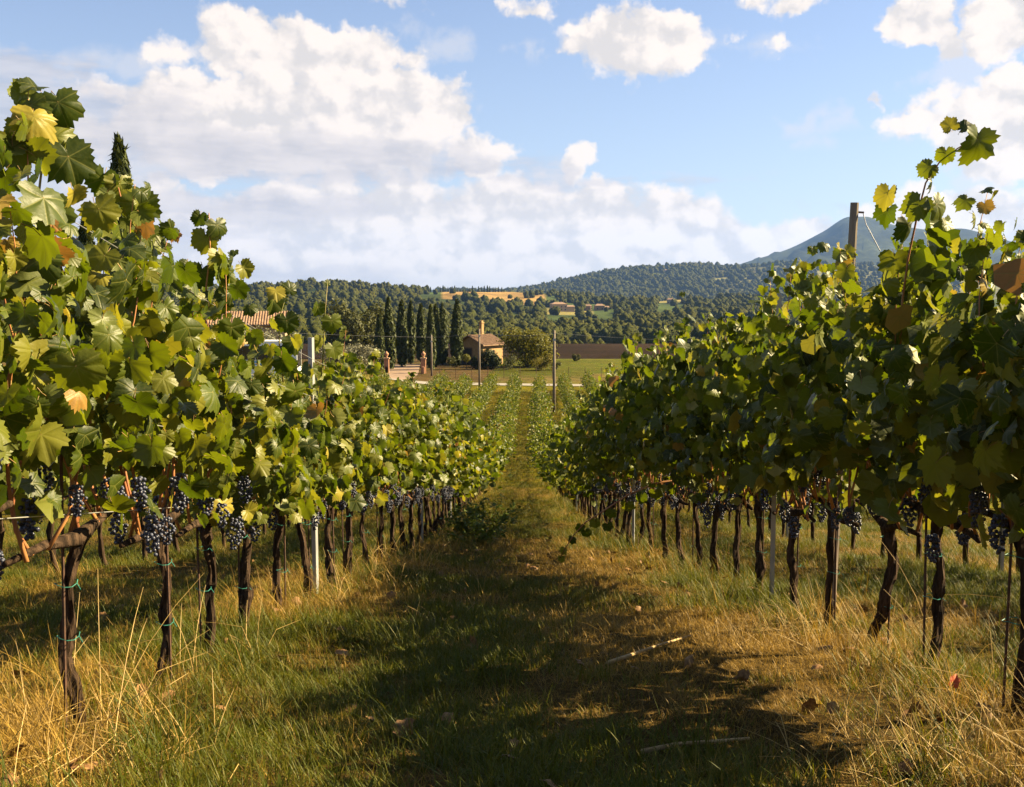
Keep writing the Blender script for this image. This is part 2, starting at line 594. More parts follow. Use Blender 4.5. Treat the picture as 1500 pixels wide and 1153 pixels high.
def Z(x, y):
    x = np.atleast_1d(np.asarray(x, float))
    y = np.atleast_1d(np.asarray(y, float))
    r = np.hypot(x, y)
    zn = heval(NEAR, y)
    lift = 3.4 * sstep(-x, 9, 20) * sstep(y, 34, 60) * sstep(y, 132, 100)
    rowy = 0.05 * np.exp(-((x - rowx(-1.43, y)) / 0.45) ** 2) + 0.05 * np.exp(-((x - rowx(1.82, y)) / 0.45) ** 2)
    zn = zn + lift + (bumps(x, y) + rowy) * sstep(r, 60, 30)
    a = np.arctan2(x, np.where(np.abs(y) < 1e-6, 1e-6, y))
    u = 750 + FPX * np.tan(np.clip(a, -0.8, 0.8))
    v = far_v(r, u)
    zf = -(v - 430) / FPX * r * np.cos(np.clip(a, -0.8, 0.8))
    zf = zf + sstep(r, 350, 900) * r * 0.0016 * (np.sin(a * 31 + 1.0) * np.sin(np.log(r) * 13) + 0.6 * np.sin(a * 73 + 2) * np.sin(np.log(r) * 29 + a * 11)) * sstep(r, 6400, 5000)
    gl = sstep(r, 4300, 5200) * sstep(r, 6450, 5900)
    zf = zf + gl * (14 * np.sin(a * 150 + 5 * np.sin(np.log(r) * 25)) + 9 * np.sin(a * 330 + np.log(r) * 60) + 10 * np.sin(a * 90 - np.log(r) * 45))
    k_ = sstep(r, 150, 185)
    return zn * (1 - k_) + zf * k_


def rowx(x0, y):
    y = np.asarray(y, float)
    return x0 * (1 - 0.20 * sstep(y, 5.5, 13)) - 0.0015 * y + 0.00014 * np.clip(y, 0, 200) ** 2


def z1(x, y):
    return float(Z(x, y)[0])


# one ground sheet: polar grid, fine where the camera looks
azs = np.concatenate([np.linspace(-math.pi, -0.75, 40, endpoint=False), np.linspace(-0.75, 0.75, 420), np.linspace(0.75, math.pi, 41)[1:-1]])
rs = np.concatenate([[0.05], np.geomspace(0.5, 9000, 300)])
AA, RR = np.meshgrid(azs, rs)
gxv, gyv = (RR * np.sin(AA)).ravel(), (RR * np.cos(AA)).ravel()
gzv = Z(gxv, gyv)
na, nr = len(azs), len(rs)
ii, jj = np.meshgrid(np.arange(nr - 1), np.arange(na), indexing='ij')
j2 = (jj + 1) % na
Fg = np.stack([ii * na + jj, (ii + 1) * na + jj, (ii + 1) * na + j2, ii * na + j2], -1).reshape(-1, 4)[:, ::-1]
# land cover
ug = 750 + FPX * np.tan(np.clip(np.arctan2(gxv, np.where(np.abs(gyv) < 1e-6, 1e-6, gyv)), -0.8, 0.8))
rg_ = np.hypot(gxv, gyv)
lc = np.zeros((len(gxv), 4))
lc[:] = (0.105, 0.068, 0.022, 1)                       # vineyard soil under straw
m_ = (gyv > 14)
fgrass = sstep(gyv, 10, 30)[:, None]
lc = lc * (1 - fgrass) + np.array((0.150, 0.128, 0.012, 1)) * fgrass
m_ = (gyv > 122) & (rg_ < 176)
lc[m_] = (0.098, 0.100, 0.018, 1)
m_ = m_ & (gyv < 131)
lc[m_] = (0.15, 0.115, 0.04, 1)
m_ = (gyv > 122) & (rg_ < 170) & (gxv < -2.0 - (gyv - 122) * 0.02)
lc[m_] = (0.135, 0.090, 0.040, 1)
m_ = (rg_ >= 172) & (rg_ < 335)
lc[m_] = (0.026, 0.016, 0.010, 1)  # ploughed earth, colour darkened for the cloud shadow lying over it
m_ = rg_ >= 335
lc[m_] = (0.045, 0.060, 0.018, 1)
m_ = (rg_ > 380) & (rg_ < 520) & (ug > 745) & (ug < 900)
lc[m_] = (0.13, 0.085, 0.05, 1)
m_ = (rg_ > 1280) & (rg_ < 1720) & (ug > 648) & (ug < 800)
lc[m_] = (0.25, 0.155, 0.062, 1)
m_ = (rg_ > 1060) & (rg_ < 1200) & (ug > 770) & (ug < 870)
lc[m_] = (0.17, 0.14, 0.05, 1)
m_ = (rg_ > 1500) & (rg_ < 1800) & (ug > 930) & (ug < 1040)
lc[m_] = (0.30, 0.24, 0.09, 1)
m_ = (rg_ > 2300) & (rg_ < 4500)
lc[m_] = (0.060, 0.070, 0.028, 1)
m_ = (rg_ > 2700) & (rg_ < 4500) & (ug > 1030)
lc[m_] = (0.13, 0.12, 0.055, 1)
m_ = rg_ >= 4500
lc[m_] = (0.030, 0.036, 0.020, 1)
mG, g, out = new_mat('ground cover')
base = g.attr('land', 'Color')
pos = g.pos()
n1 = g.noise(pos, 0.9, 5, 0.6)
n2 = g.noise(pos, 16.0, 6, 0.72)
n3 = g.noise(pos, 0.02, 8, 0.65)
tone = g.m('ADD', g.m('MULTIPLY', g.ss(n1, 0.25, 0.75), 0.5), g.m('MULTIPLY', g.ss(n2, 0.25, 0.75), 0.8))
tone = g.m('MULTIPLY', g.m('MULTIPLY_ADD', tone, 0.72, 0.22), g.ss(n3, 0.25, 0.75, 0.6, 1.4))
tone = g.m('MULTIPLY', tone, g.ss(g.noise(pos, 0.0022, 6, 0.65), 0.35, 0.65, 0.6, 1.5))
cg = g.mix(1.0, base, g.comb(tone, tone, tone), 'MULTIPLY')
lit_ = g.ss(g.noise(g.v('MULTIPLY', pos, (1, 1, 0.3)), 55.0, 3, 0.7), 0.48, 0.66)
cg = g.mix(g.m('MULTIPLY', lit_, 0.75), cg, g.mix(1.0, cg, (2.1, 1.95, 1.5, 1), 'MULTIPLY'))
cg = g.mix(g.m('MULTIPLY', g.ss(g.noise(pos, 0.55, 4, 0.6), 0.48, 0.62), 0.4), cg, g.mix(1.0, cg, (0.55, 1.0, 0.45, 1), 'MULTIPLY'))
principled(g, out, cg, 0.95, g.bump(n2, 1.0, 0.05), 0.02)
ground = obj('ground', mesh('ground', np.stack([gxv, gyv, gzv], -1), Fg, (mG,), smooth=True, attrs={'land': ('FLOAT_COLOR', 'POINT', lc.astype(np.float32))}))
tag(ground, kind='structure')


# ------------------------------------------------------------------ scatter through geometry nodes
def proto_coll(name, meshes):
    c_ = bpy.data.collections.new(name)
    for i, me in enumerate(meshes):
        c_.objects.link(bpy.data.objects.new('%s_%03d' % (name, i), me))
    return c_


def scatter(name, pts, rot, scl, idx, tint, coll):
    me = mesh(name, pts, [], attrs={'rot': ('FLOAT_VECTOR', 'POINT', np.asarray(rot, np.float32)),
                                    'scl': ('FLOAT', 'POINT', np.asarray(scl, np.float32)),
                                    'idx': ('INT', 'POINT', np.asarray(idx, np.int32)),
                                    'tint': ('FLOAT', 'POINT', np.asarray(tint, np.float32))})
    o = obj(name, me)
    ng = bpy.data.node_groups.new(name + '_scatter', 'GeometryNodeTree')
    ng.interface.new_socket('Geometry', in_out='INPUT', socket_type='NodeSocketGeometry')
    ng.interface.new_socket('Geometry', in_out='OUTPUT', socket_type='NodeSocketGeometry')
    gi, go = ng.nodes.new('NodeGroupInput'), ng.nodes.new('NodeGroupOutput')
    ip = ng.nodes.new('GeometryNodeInstanceOnPoints')
    ci = ng.nodes.new('GeometryNodeCollectionInfo')
    ci.inputs['Collection'].default_value = coll
    ci.inputs['Separate Children'].default_value = True
    ci.inputs['Reset Children'].default_value = True

    def na_(nm, typ):
        nd = ng.nodes.new('GeometryNodeInputNamedAttribute')
        nd.data_type = typ
        nd.inputs['Name'].default_value = nm
        return [s for s in nd.outputs if s.enabled and s.name == 'Attribute'][0]
    e2r = ng.nodes.new('FunctionNodeEulerToRotation')
    ng.links.new(na_('rot', 'FLOAT_VECTOR'), e2r.inputs[0])
    ng.links.new(gi.outputs[0], ip.inputs['Points'])
    ng.links.new(ci.outputs[0], ip.inputs['Instance'])
    ip.inputs['Pick Instance'].default_value = True
    ng.links.new(na_('idx', 'INT'), ip.inputs['Instance Index'])
    ng.links.new(e2r.outputs[0], ip.inputs['Rotation'])
    ng.links.new(na_('scl', 'FLOAT'), ip.inputs['Scale'])
    ng.links.new(ip.outputs[0], go.inputs[0])
    md = o.modifiers.new('scatter', 'NODES')
    md.node_group = ng
    o['kind'] = 'stuff'
    return o


# ------------------------------------------------------------------ leaves
CTRL = [(0, 1.0), (27, 0.77), (53, 0.93), (84, 0.71), (112, 0.80), (146, 0.66), (168, 0.46), (180, 0.10)]
cp = np.array(CTRL)


def leaf_geo(seed, n=44, teeth=0.065, rings=3):
    g_ = np.random.default_rng(seed)
    ph = np.linspace(-180, 180, n, endpoint=False) + 180.0 / n
    rr = np.interp(np.abs(ph), cp[:, 0], cp[:, 1])
    lob = g_.uniform(0.6, 1.25)
    rr = 0.78 + (rr - 0.78) * lob
    rr = np.where(np.abs(ph) > 172, 0.14, rr)
    rr *= 1 + teeth * np.where(np.arange(n) % 2 == 0, 1, -1) + g_.uniform(-0.05, 0.05, n)
    a = np.radians(ph)
    V = [np.array([[0, 0.0]])]
    for k_ in range(1, rings + 1):
        f = k_ / rings
        rk = rr * f if k_ == rings else (0.5 * rr + 0.5 * 0.7) * f * 0.95
        V.append(np.stack([np.sin(a) * rk, np.cos(a) * rk], -1))
    UV = np.concatenate(V)
    x, y = UV[:, 0], UV[:, 1]
    r = np.hypot(x, y)
    fold = g_.choice([g_.uniform(-0.1, 0.35), g_.uniform(0.3, 0.95)])
    droop = g_.uniform(0.05, 0.60)
    wave = g_.uniform(0.02, 0.07)
    phs = g_.uniform(0, 6.28, 4)
    an = np.arctan2(x, y)
    z = fold * (np.sqrt(x * x + 0.012) - 0.11) - droop * r ** 2 * np.where(y > 0, 1.0, 0.55)
    z += wave * r ** 2 * np.sin(an * 3 + phs[0]) + 0.045 * r ** 2 * np.sin(an * 7 + phs[1]) + g_.uniform(-0.35, 0.35) * x * r
    # one side of some leaves rolls over
    roll = g_.uniform(-0.2, 0.55)
    sd = np.clip(x * math.cos(phs[2]) + y * math.sin(phs[2]) - 0.25, 0, 2)
    z -= roll * sd ** 1.6
    x = x * (1 - 0.10 * fold - 0.12 * np.abs(roll) * sd)
    y = y * (1 - 0.12 * droop * r)
    V3 = np.stack([x, y, z], -1)
    F = []
    for i in range(n):
        j = (i + 1) % n
        F.append((0, 1 + j, 1 + i))
        for k_ in range(1, rings):
            b0, b1 = 1 + (k_ - 1) * n, 1 + k_ * n
            F.append((b0 + i, b0 + j, b1 + j))
            F.append((b0 + i, b1 + j, b1 + i))
    # upper side of the leaf is +Z
    return V3, UV, F


def leaf_mesh(seed):
    V, UV, F = leaf_geo(seed)
    nF = len(F)
    g_ = np.random.default_rng(seed + 500)
    V = list(map(tuple, V))
    UV = list(map(tuple, UV))
    # petiole: thin curved stalk from the leaf base back to the shoot
    pts = [Vector((0, 0, 0)), Vector((g_.uniform(-.05, .05), -0.28, -0.10)), Vector((g_.uniform(-.15, .15), -0.55, -0.32))]
    b = MB()
    b.tube(pts, [0.018, 0.016, 0.02], 3, False)
    o_ = len(V)
    V += b.V
    UV += [(0.5, 0.5)] * len(b.V)
    F = [tuple(f) for f in F] + [tuple(o_ + i for i in f) for f in b.F]
    fm = [0] * nF + [1] * len(b.F)
    return mesh('leaf', V, F, (M_leaf, M_petiole), fm, True, UV)


LEAVES = [leaf_mesh(100 + i) for i in range(26)]


def frame(t, n):
    """rotation with Y along t and Z along n (made square)"""
    t = t.normalized()
    n = n - t * n.dot(t)
    if n.length < 1e-4: n = t.orthogonal()
    n.normalize()
    x = t.cross(n)
    return Matrix((x, t, n)).transposed()


def leaf_pose(rg, side):
    """hanging vine leaf: tip down and out, face outwards and up"""
    nrm = Vector((side * rg.uniform(-0.15, 1.0), rg.gauss(0, 0.8), rg.uniform(-0.20, 0.55)))
    tip = Vector((side * rg.uniform(-0.2, 0.6), rg.gauss(0, 0.45), -rg.uniform(0.35, 1.0)))
    return tip, nrm


# ------------------------------------------------------------------ vine pieces
def trunk_mesh(rg, h, r0, n=26, sides=12):
    """old vine stem: kinked, with twisted bark ridges, burrs and a knobbly head"""
    pts, rad = [], []
    ax_, ay_ = rg.uniform(-0.035, 0.035), rg.uniform(-0.06, 0.06)
    p1_, p2_ = rg.uniform(0, 6), rg.uniform(0, 6)
    burr = [(rg.uniform(0.1, 0.95), rg.uniform(0.1, 0.4)) for _ in range(4)]
    for i in range(n):
        f = i / (n - 1)
        z = -0.06 + (h + 0.06) * f
        pts.append((ax_ * math.sin(f * 4.2 + p1_) + 0.006 * math.sin(f * 17 + p2_), ay_ * math.sin(f * 3.4 + p2_) + 0.006 * math.sin(f * 14 + p1_), z))
        r = r0 * (1.15 - 0.30 * f + 0.4 * max(0, 0.12 - f) / 0.12 + (0.5 * max(0, f - 0.86) / 0.14))
        r *= 1 + sum(a_ * math.exp(-((f - c_) / 0.035) ** 2) for c_, a_ in burr)
        rad.append(r * rg.uniform(0.92, 1.08))
    b = MB().tube(pts, rad, sides, True)
    tw, k1 = rg.uniform(-4, 4), rg.uniform(0, 6)
    for i in range(n):
        c_ = Vector(pts[i])
        f = i / (n - 1)
        for j in range(sides):
            a_ = 2 * math.pi * j / sides + tw * f
            m_f = 1 + 0.16 * math.sin(3 * a_ + k1) + 0.13 * math.sin(5 * a_ + 2 * k1 + 9 * f) + rg.uniform(-0.13, 0.13)
            q_v = Vector(b.V[i * sides + j])
            b.V[i * sides + j] = tuple(c_ + (q_v - c_) * m_f)
    return b, Vector(pts[-1])


def bunch_mesh(seed, sub=1):
    g_ = random.Random(seed)
    import bmesh
    bm = bmesh.new()
    bmesh.ops.create_icosphere(bm, subdivisions=sub, radius=1.0)
    sv = [v.co.copy() for v in bm.verts]
    sf = [tuple(v.index for v in f.verts) for f in bm.faces]
    bm.free()
    b = MB()
    L = g_.uniform(0.13, 0.19)
    W = g_.uniform(0.035, 0.048)
    n = int(58 * L / 0.16)
    pts = []
    for t in range(n * 12):
        f = g_.random()
        z = -0.02 - f * L
        wr = W * (0.55 + 1.1 * f if f < 0.35 else (1.0 * (1.05 - f) / 0.7) ** 0.7 + 0.12)
        a = g_.uniform(0, 6.283)
        rr = wr * math.sqrt(g_.uniform(0.25, 1))
        q = Vector((math.cos(a) * rr, math.sin(a) * rr, z))
        if all((q - o_).length > 0.0128 for o_ in pts):
            pts.append(q)
        if len(pts) >= n: break
    for q in pts:
        r = g_.uniform(0.0078, 0.0098)
        b.poly([q + v * r for v in sv], sf)
    return mesh('grape_bunch', b.V, b.F, (M_grape,), smooth=True)


BUNCH = [bunch_mesh(30 + i, 2) for i in range(4)]
BUNCH_FAR = [bunch_mesh(60 + i, 1) for i in range(2)]


def cane_path(rg, s, top, z0=0.66):
    """a shoot rising from the cordon: list of points in vine space"""
    pts = [Vector((rg.uniform(-0.02, 0.02), s, z0))]
    lean_x, lean_y = rg.gauss(0, 0.10), rg.gauss(0, 0.12)
    n = 9
    p1_, p2_ = rg.uniform(0, 6), rg.uniform(0, 6)
    for i in range(1, n + 1):
        f = i / n
        pts.append(Vector((lean_x * f + 0.05 * math.sin(f * 5 + p1_), s + lean_y * f + 0.05 * math.sin(f * 4 + p2_), z0 + (top - z0) * f)))
    return pts


def along(pts, f):
    x = f * (len(pts) - 1)
    i = min(int(x), len(pts) - 2)
    return pts[i].lerp(pts[i + 1], x - i)


def vine_layout(rg, top, nleaf, halfw=0.27, low=0.62):
    """canes and leaf placements (pos, tip, normal, size) in vine space"""
    canes, leaves = [], []
    nc = rg.randint(7, 9)
    for k_ in range(nc):
        s = -0.36 + 0.72 * (k_ + 0.5) / nc + rg.gauss(0, 0.03)
        t = top * rg.uniform(0.72, 1.08)
        if rg.random() < 0.20 and top > 1.62: t += rg.uniform(0.08, 0.24)
        canes.append(cane_path(rg, s, t))
    for c_ in canes:                                   # young leaves close every shoot tip
        for f in (0.90, 0.95, 0.985, 1.0):
            sd = rg.choice((-1, 1))
            tip, nrm = leaf_pose(rg, sd)
            if f == 1.0: tip = Vector((tip.x, tip.y, -0.2 * rg.random()))
            leaves.append((along(c_, f) + Vector((sd * 0.018, rg.gauss(0, .018), 0)), tip, nrm, rg.uniform(0.030, 0.062)))
    while len(leaves) < nleaf:
        c_ = canes[rg.randrange(nc)]
        f = rg.random() ** 1.22
        if f < 0.10 and rg.random() < 0.8: continue
        p = along(c_, f)
        hi = p.z > top * 0.93
        side = rg.choice((-1, 1))
        wd = (0.05 if hi else 1.0) * halfw * (0.55 + 0.75 * math.sin(min(1, f * 1.15) * math.pi) ** 0.7)
        off = abs(rg.gauss(0.55, 0.35)) * wd
        size = rg.uniform(0.036, 0.082) * (0.72 if hi and f > 0.9 else 1.0)
        q = p + Vector((side * (off + 0.03), rg.gauss(0, 0.10), rg.gauss(0, 0.05)))
        q.y = max(-0.44, min(0.44, q.y))
        if low < 0.6 and rg.random() < 0.22: q.z -= rg.uniform(0.1, 0.45)
        if q.z < low or (low > 0.6 and q.z < 0.95 and rg.random() < 0.78): continue
        tip, nrm = leaf_pose(rg, side)
        leaves.append((q, tip, nrm, size))
    return canes, leaves


# far foliage: one mesh of simple lobed leaves, a few shared variants
def foliage_mesh(seed, top, nleaf, halfw, big=1.0, npts=10, low=0.62):
    rg = random.Random(seed)
    canes, lv = vine_layout(rg, top, nleaf, halfw, low)
    V, F, UV, T = [], [], [], []
    protos = []
    for i in range(6):
        n = npts
        v, uv, f = leaf_geo(900 + i, n=n, teeth=0.10, rings=1)
        protos.append((v, uv, f))
    for (q, tip, nrm, size) in lv:
        v, uv, f = protos[rg.randrange(6)]
        Mx = np.array(frame(tip, nrm)) * size * big
        b = sum(len(a) for a in V)
        V.append(v @ Mx.T + np.array(q))
        UV.append(uv)
        F += [(i + b, j + b, k_ + b) for i, j, k_ in f]
        T += [rg.random()] * len(v)
    return mesh('foliage', np.concatenate(V), np.array(F, dtype=np.int32), (M_leaf_far,), None, True, np.concatenate(UV),
                {'tint': ('FLOAT', 'POINT', np.array(T, np.float32))})


def far_trunk(seed):
    rg = random.Random(seed)
    b, top = trunk_mesh(rg, 0.66, 0.024, 10, 7)
    b.tube([(0, -0.37, 0.67), (0, -0.15, 0.66), (top.x, top.y, 0.66), (0, 0.2, 0.67), (0, 0.37, 0.67)], [0.014, 0.02, 0.026, 0.02, 0.014], 6, True, 0.15, rg)
    return b.me('trunk', M_bark, True)


FOL_MID = [foliage_mesh(400 + i, 2.05, 290, 0.38, 1.05, 12, 0.5) for i in range(8)]
FOL_INNER = [foliage_mesh(480 + i, 1.75, 230, 0.20, 1.3, 12, 0.72) for i in range(5)]
FOL_CORE = [foliage_mesh(490 + i, 1.7, 90, 0.14, 1.1, 12, 0.85) for i in range(4)]
FOL_FAR = [foliage_mesh(440 + i, 2.15, 330, 0.46, 1.15, 8, 0.25) for i in range(6)]
TRUNK_FAR = [far_trunk(460 + i) for i in range(6)]
ORD = ['', 'first', 'second', 'third', 'fourth', 'fifth', 'sixth', 'seventh', 'eighth', 'ninth', 'tenth', 'eleventh', 'twelfth',
       'thirteenth', 'fourteenth', 'fifteenth', 'sixteenth', 'seventeenth', 'eighteenth', 'nineteenth', 'twentieth', 'twenty-first', 'twenty-second', 'twenty-third', 'twenty-fourth']


def canopy_top(row, y):
    if row == 'R':
        return float(np.interp(y, [1, 3.0, 3.8, 5.0, 6, 7, 9, 12, 17, 30], [1.62, 1.62, 1.66, 1.86, 1.94, 1.97, 2.15, 2.25, 2.25, 2.2]))
    return float(np.interp(y, [1, 2.5, 3.27, 4.07, 4.71, 5.38, 6.15, 6.8, 7.6, 9, 30], [1.65, 1.72, 1.84, 1.86, 1.84, 1.08, 1.22, 1.48, 1.66, 1.78, 2.0]))


def near_vine(row, x0, y, label, group, seed, nleaf):
    rg = random.Random(seed)
    x = float(rowx(x0, y))
    zb = z1(x, y)
    root = empty('grape_vine', (x, y, zb), label, 'grape vine', group)
    top = canopy_top(row, y)
    tb, head = trunk_mesh(rg, 0.64 + rg.uniform(-0.03, 0.04), rg.uniform(0.017, 0.025))
    tb.build('trunk', M_bark, root, smooth=False)
    cb = MB().tube([(rg.gauss(0, .01), -0.40, 0.67), (rg.gauss(0, .015), -0.2, 0.665 + rg.gauss(0, .01)), (head.x, head.y, head.z + 0.005),
                    (rg.gauss(0, .015), 0.2, 0.665 + rg.gauss(0, .01)), (rg.gauss(0, .01), 0.37, 0.67)],
                   [0.011, 0.017, 0.026, 0.017, 0.011], 8, True, 0.22, rg)
    cb.build('cordon', M_bark, root, smooth=True)
    canes, lv = vine_layout(rg, top, nleaf, 0.38 if row == 'R' else 0.25)
    for c_ in canes:
        MB().tube(c_, [0.0075 - 0.0063 * i / 9 for i in range(10)], 5).build('cane', M_cane, root, smooth=True)
    for (q, tip, nrm, size) in lv:
        m4 = Matrix.Translation(q) @ frame(tip, nrm).to_4x4() @ Matrix.Scale(size, 4)
        obj('leaf', LEAVES[rg.randrange(len(LEAVES))], root, mat4=m4)
    if row == 'R' or top > 1.6:
        fi = obj('inner_foliage', rg.choice(FOL_INNER if row == 'R' else FOL_CORE), root)
        fi.scale = (1, rg.choice((-1, 1)), top / (1.86 if row == 'R' else 2.0))
        fi['kind'] = 'stuff'
    nb = rg.randint(6, 9) if row == 'L' else rg.randint(4, 7)
    for k_ in range(nb):
        s = -0.34 + 0.68 * (k_ + rg.random()) / nb
        side = rg.choice((-1, 1))
        q = Vector((side * rg.uniform(0.03, 0.17), s, rg.uniform(0.66, 0.92)))
        m4 = Matrix.Translation(q) @ Matrix.Rotation(rg.uniform(0, 6.28), 4, 'Z') @ Matrix.Rotation(rg.gauss(0, .12), 4, 'X') @ Matrix.Scale(rg.uniform(0.72, 1.02), 4)
        obj('grape_bunch', rg.choice(BUNCH), root, mat4=m4)
    if rg.random() < 0.8:
        sx = rg.choice((-1, 1)) * 0.035
        sy = rg.uniform(-0.04, 0.04)
        MB().tube([(sx, sy, -0.1), (sx + rg.gauss(0, .012), sy + rg.gauss(0, .012), 0.98)], 0.0055, 6).build('stake', M_stake, root)
        for zt in (rg.uniform(0.22, 0.34), rg.uniform(0.5, 0.58)):
            tp = MB()
            ring = [(0.02 * math.cos(a) + sx * 0.5, 0.048 * math.sin(a) * 0.8 + sy * 0.5, zt + 0.006 * math.sin(2 * a)) for a in np.linspace(0, 2 * math.pi, 11)]
            ring = [((p[0] - sx * .5) * 1.75 + sx * .5, p[1], p[2]) for p in ring]
            tp.tube(ring, 0.0018, 4)
            tp.tube([ring[0], (ring[0][0] + 0.02, ring[0][1] - 0.02, zt - 0.015)], 0.0016, 4)
            tp.build('tie', M_tie, root)
    return root


def far_vine(x, y, label, group, rg, fol):
    root = empty('grape_vine', (x, y, z1(x, y)), label, 'grape vine', group)
    obj('trunk', rg.choice(TRUNK_FAR), root)
    f = obj('foliage', rg.choice(fol), root)
    s = rg.uniform(0.86, 1.18) if y < 30 else rg.uniform(0.66, 1.08)
    f.scale = (rg.choice((-1, 1)) * rg.uniform(0.8, 1.3), rg.choice((-1, 1)) * 1.0, s)
    f['kind'] = 'stuff'
    if y < 34:
        for k_ in range(3):
            b = obj('grape_bunch', rg.choice(BUNCH_FAR), root, (rg.choice((-1, 1)) * rg.uniform(.05, .13), rg.uniform(-.3, .3), rg.uniform(.68, .85)))
            b.scale = (1.15,) * 3
    return root


yL = [1.72, 2.48, 3.27, 4.07, 4.71, 5.38, 6.15, 6.78, 7.6]
yR = [1.45, 2.15, 2.86, 3.58, 4.28, 4.92, 5.72, 6.42, 7.18, 7.75, 8.35, 9.0, 9.65, 10.3]
for q_ in (yL, yR):
    while q_[-1] < 110: q_.append(q_[-1] + (0.70 if q_[-1] < 35 else 0.98) + rnd.gauss(0, 0.03))
NEAR_END = 17.0
count_v = 0
far_pts = []
for row, x0, ys, side, post_y in (('L', -1.43, yL, 'sunlit', 7.19), ('R', 1.82, yR, 'shaded', 6.82)):
    nb_up = [y for y in ys if y < post_y]
    nb_dn = [y for y in ys if y >= post_y]
    for i, y in enumerate(ys):
        if y < NEAR_END:
            if y < post_y:
                o_ = ORD[len(nb_up) - i]
                lab = 'gnarled grape vine, %s uphill of the first metal post in the %s row' % (o_, side)
            else:
                o_ = ORD[i - len(nb_up) + 1]
                lab = 'gnarled grape vine, %s downhill of the first metal post in the %s row' % (o_, side)
            nl = (300 if row == 'R' else 290) if y > 2.0 else 190
            near_vine(row, x0, y, lab, 'vines of the two nearest rows', 1000 + i * 7 + (0 if row == 'L' else 5000), nl)
        elif y < 95:
            far_vine(float(rowx(x0, y)), y, 'leafy grape vine far down the slope in the %s row' % side, 'vines far down the %s row' % side, rnd, FOL_MID if y < 45 else FOL_FAR)
        else:
            far_pts.append((float(rowx(x0, y)), y))
            continue
        count_v += 1
SP = 3.25
for x0, side, y0, y1_ in ((-1.43 - SP, 'next row behind the sunlit row', 5.5, 22), (1.82 + SP, 'next row behind the shaded row', 1.6, 22)):
    y = y0
    while y < 112:
        x = float(rowx(x0, y))
        if y < y1_:
            far_vine(x, y, 'leafy grape vine in the %s' % side, 'vines in the %s' % side, rnd, FOL_MID)
            count_v += 1
        else:
            far_pts.append((x, y))
        y += 0.75
for k_ in list(range(-6, -1)) + list(range(2, 5)):
    x0 = (-1.43 + (k_ + 1) * SP - SP + SP) if k_ < 0 else 1.82 + k_ * SP
    x0 = -1.43 + (k_ + 0) * SP if k_ < 0 else x0
    y = 20.0 if abs(k_) < 4 else 40.0
    while y < (112 if x0 > -12 else 104):
        far_pts.append((float(rowx(x0, y)), y))
        y += 0.76
far_pts = np.array(far_pts)
vc = proto_coll('massed_vine', FOL_FAR)
n_ = len(far_pts)
zz = Z(far_pts[:, 0], far_pts[:, 1])
rz_ = np.where(rng.random(n_) < 0.5, 0, math.pi)
o = scatter('vineyard_rows', np.stack([far_pts[:, 0], far_pts[:, 1], zz], -1), np.stack([0 * rz_, 0 * rz_, rz_], -1), rng.uniform(0.62, 1.06, n_), rng.integers(0, 6, n_), rng.random(n_), vc)
tag(o, 'further rows of leafy grape vines stretching down to the road', 'vineyard rows')
tc = proto_coll('massed_trunk', TRUNK_FAR)
o = scatter('vineyard_trunks', np.stack([far_pts[:, 0], far_pts[:, 1], zz], -1), np.stack([0 * rz_, 0 * rz_, rz_], -1), np.ones(n_), rng.integers(0, 6, n_), rng.random(n_), tc)
tag(o, 'dark trunks under the further rows of grape vines', 'vine trunks')


# ------------------------------------------------------------------ long shoots that leave the hedge
def shoot(name_label, pix, leaves, parent_near, r=0.0055, mat=None):
    """pix: list of (px,py,Y); leaves: list of (px,py,Y,size,tip,normal). Parts of the vine they grow from"""
    root = parent_near
    inv = root.location
    pts = [P(*p) - inv for p in pix]
    MB().tube(pts, [r * (1 - 0.6 * i / (len(pts) - 1)) for i in range(len(pts))], 5).build('cane', mat or M_cane, root, smooth=True)
    for k_, (px, py, Y, s, tip, nrm) in enumerate(leaves):
        q = P(px, py, Y) - inv
        m4 = Matrix.Translation(q) @ frame(Vector(tip), Vector(nrm)).to_4x4() @ Matrix.Scale(s, 4)
        obj('leaf', LEAVES[(k_ * 5 + 3) % len(LEAVES)], root, mat4=m4)


VINES = [o for o in COL.objects if o.name.startswith('grape_vine') and o.get('group') == 'vines of the two nearest rows']


def vine_near(x, y):
    return min(VINES, key=lambda o: (o.location.x - x) ** 2 + (o.location.y - y) ** 2)


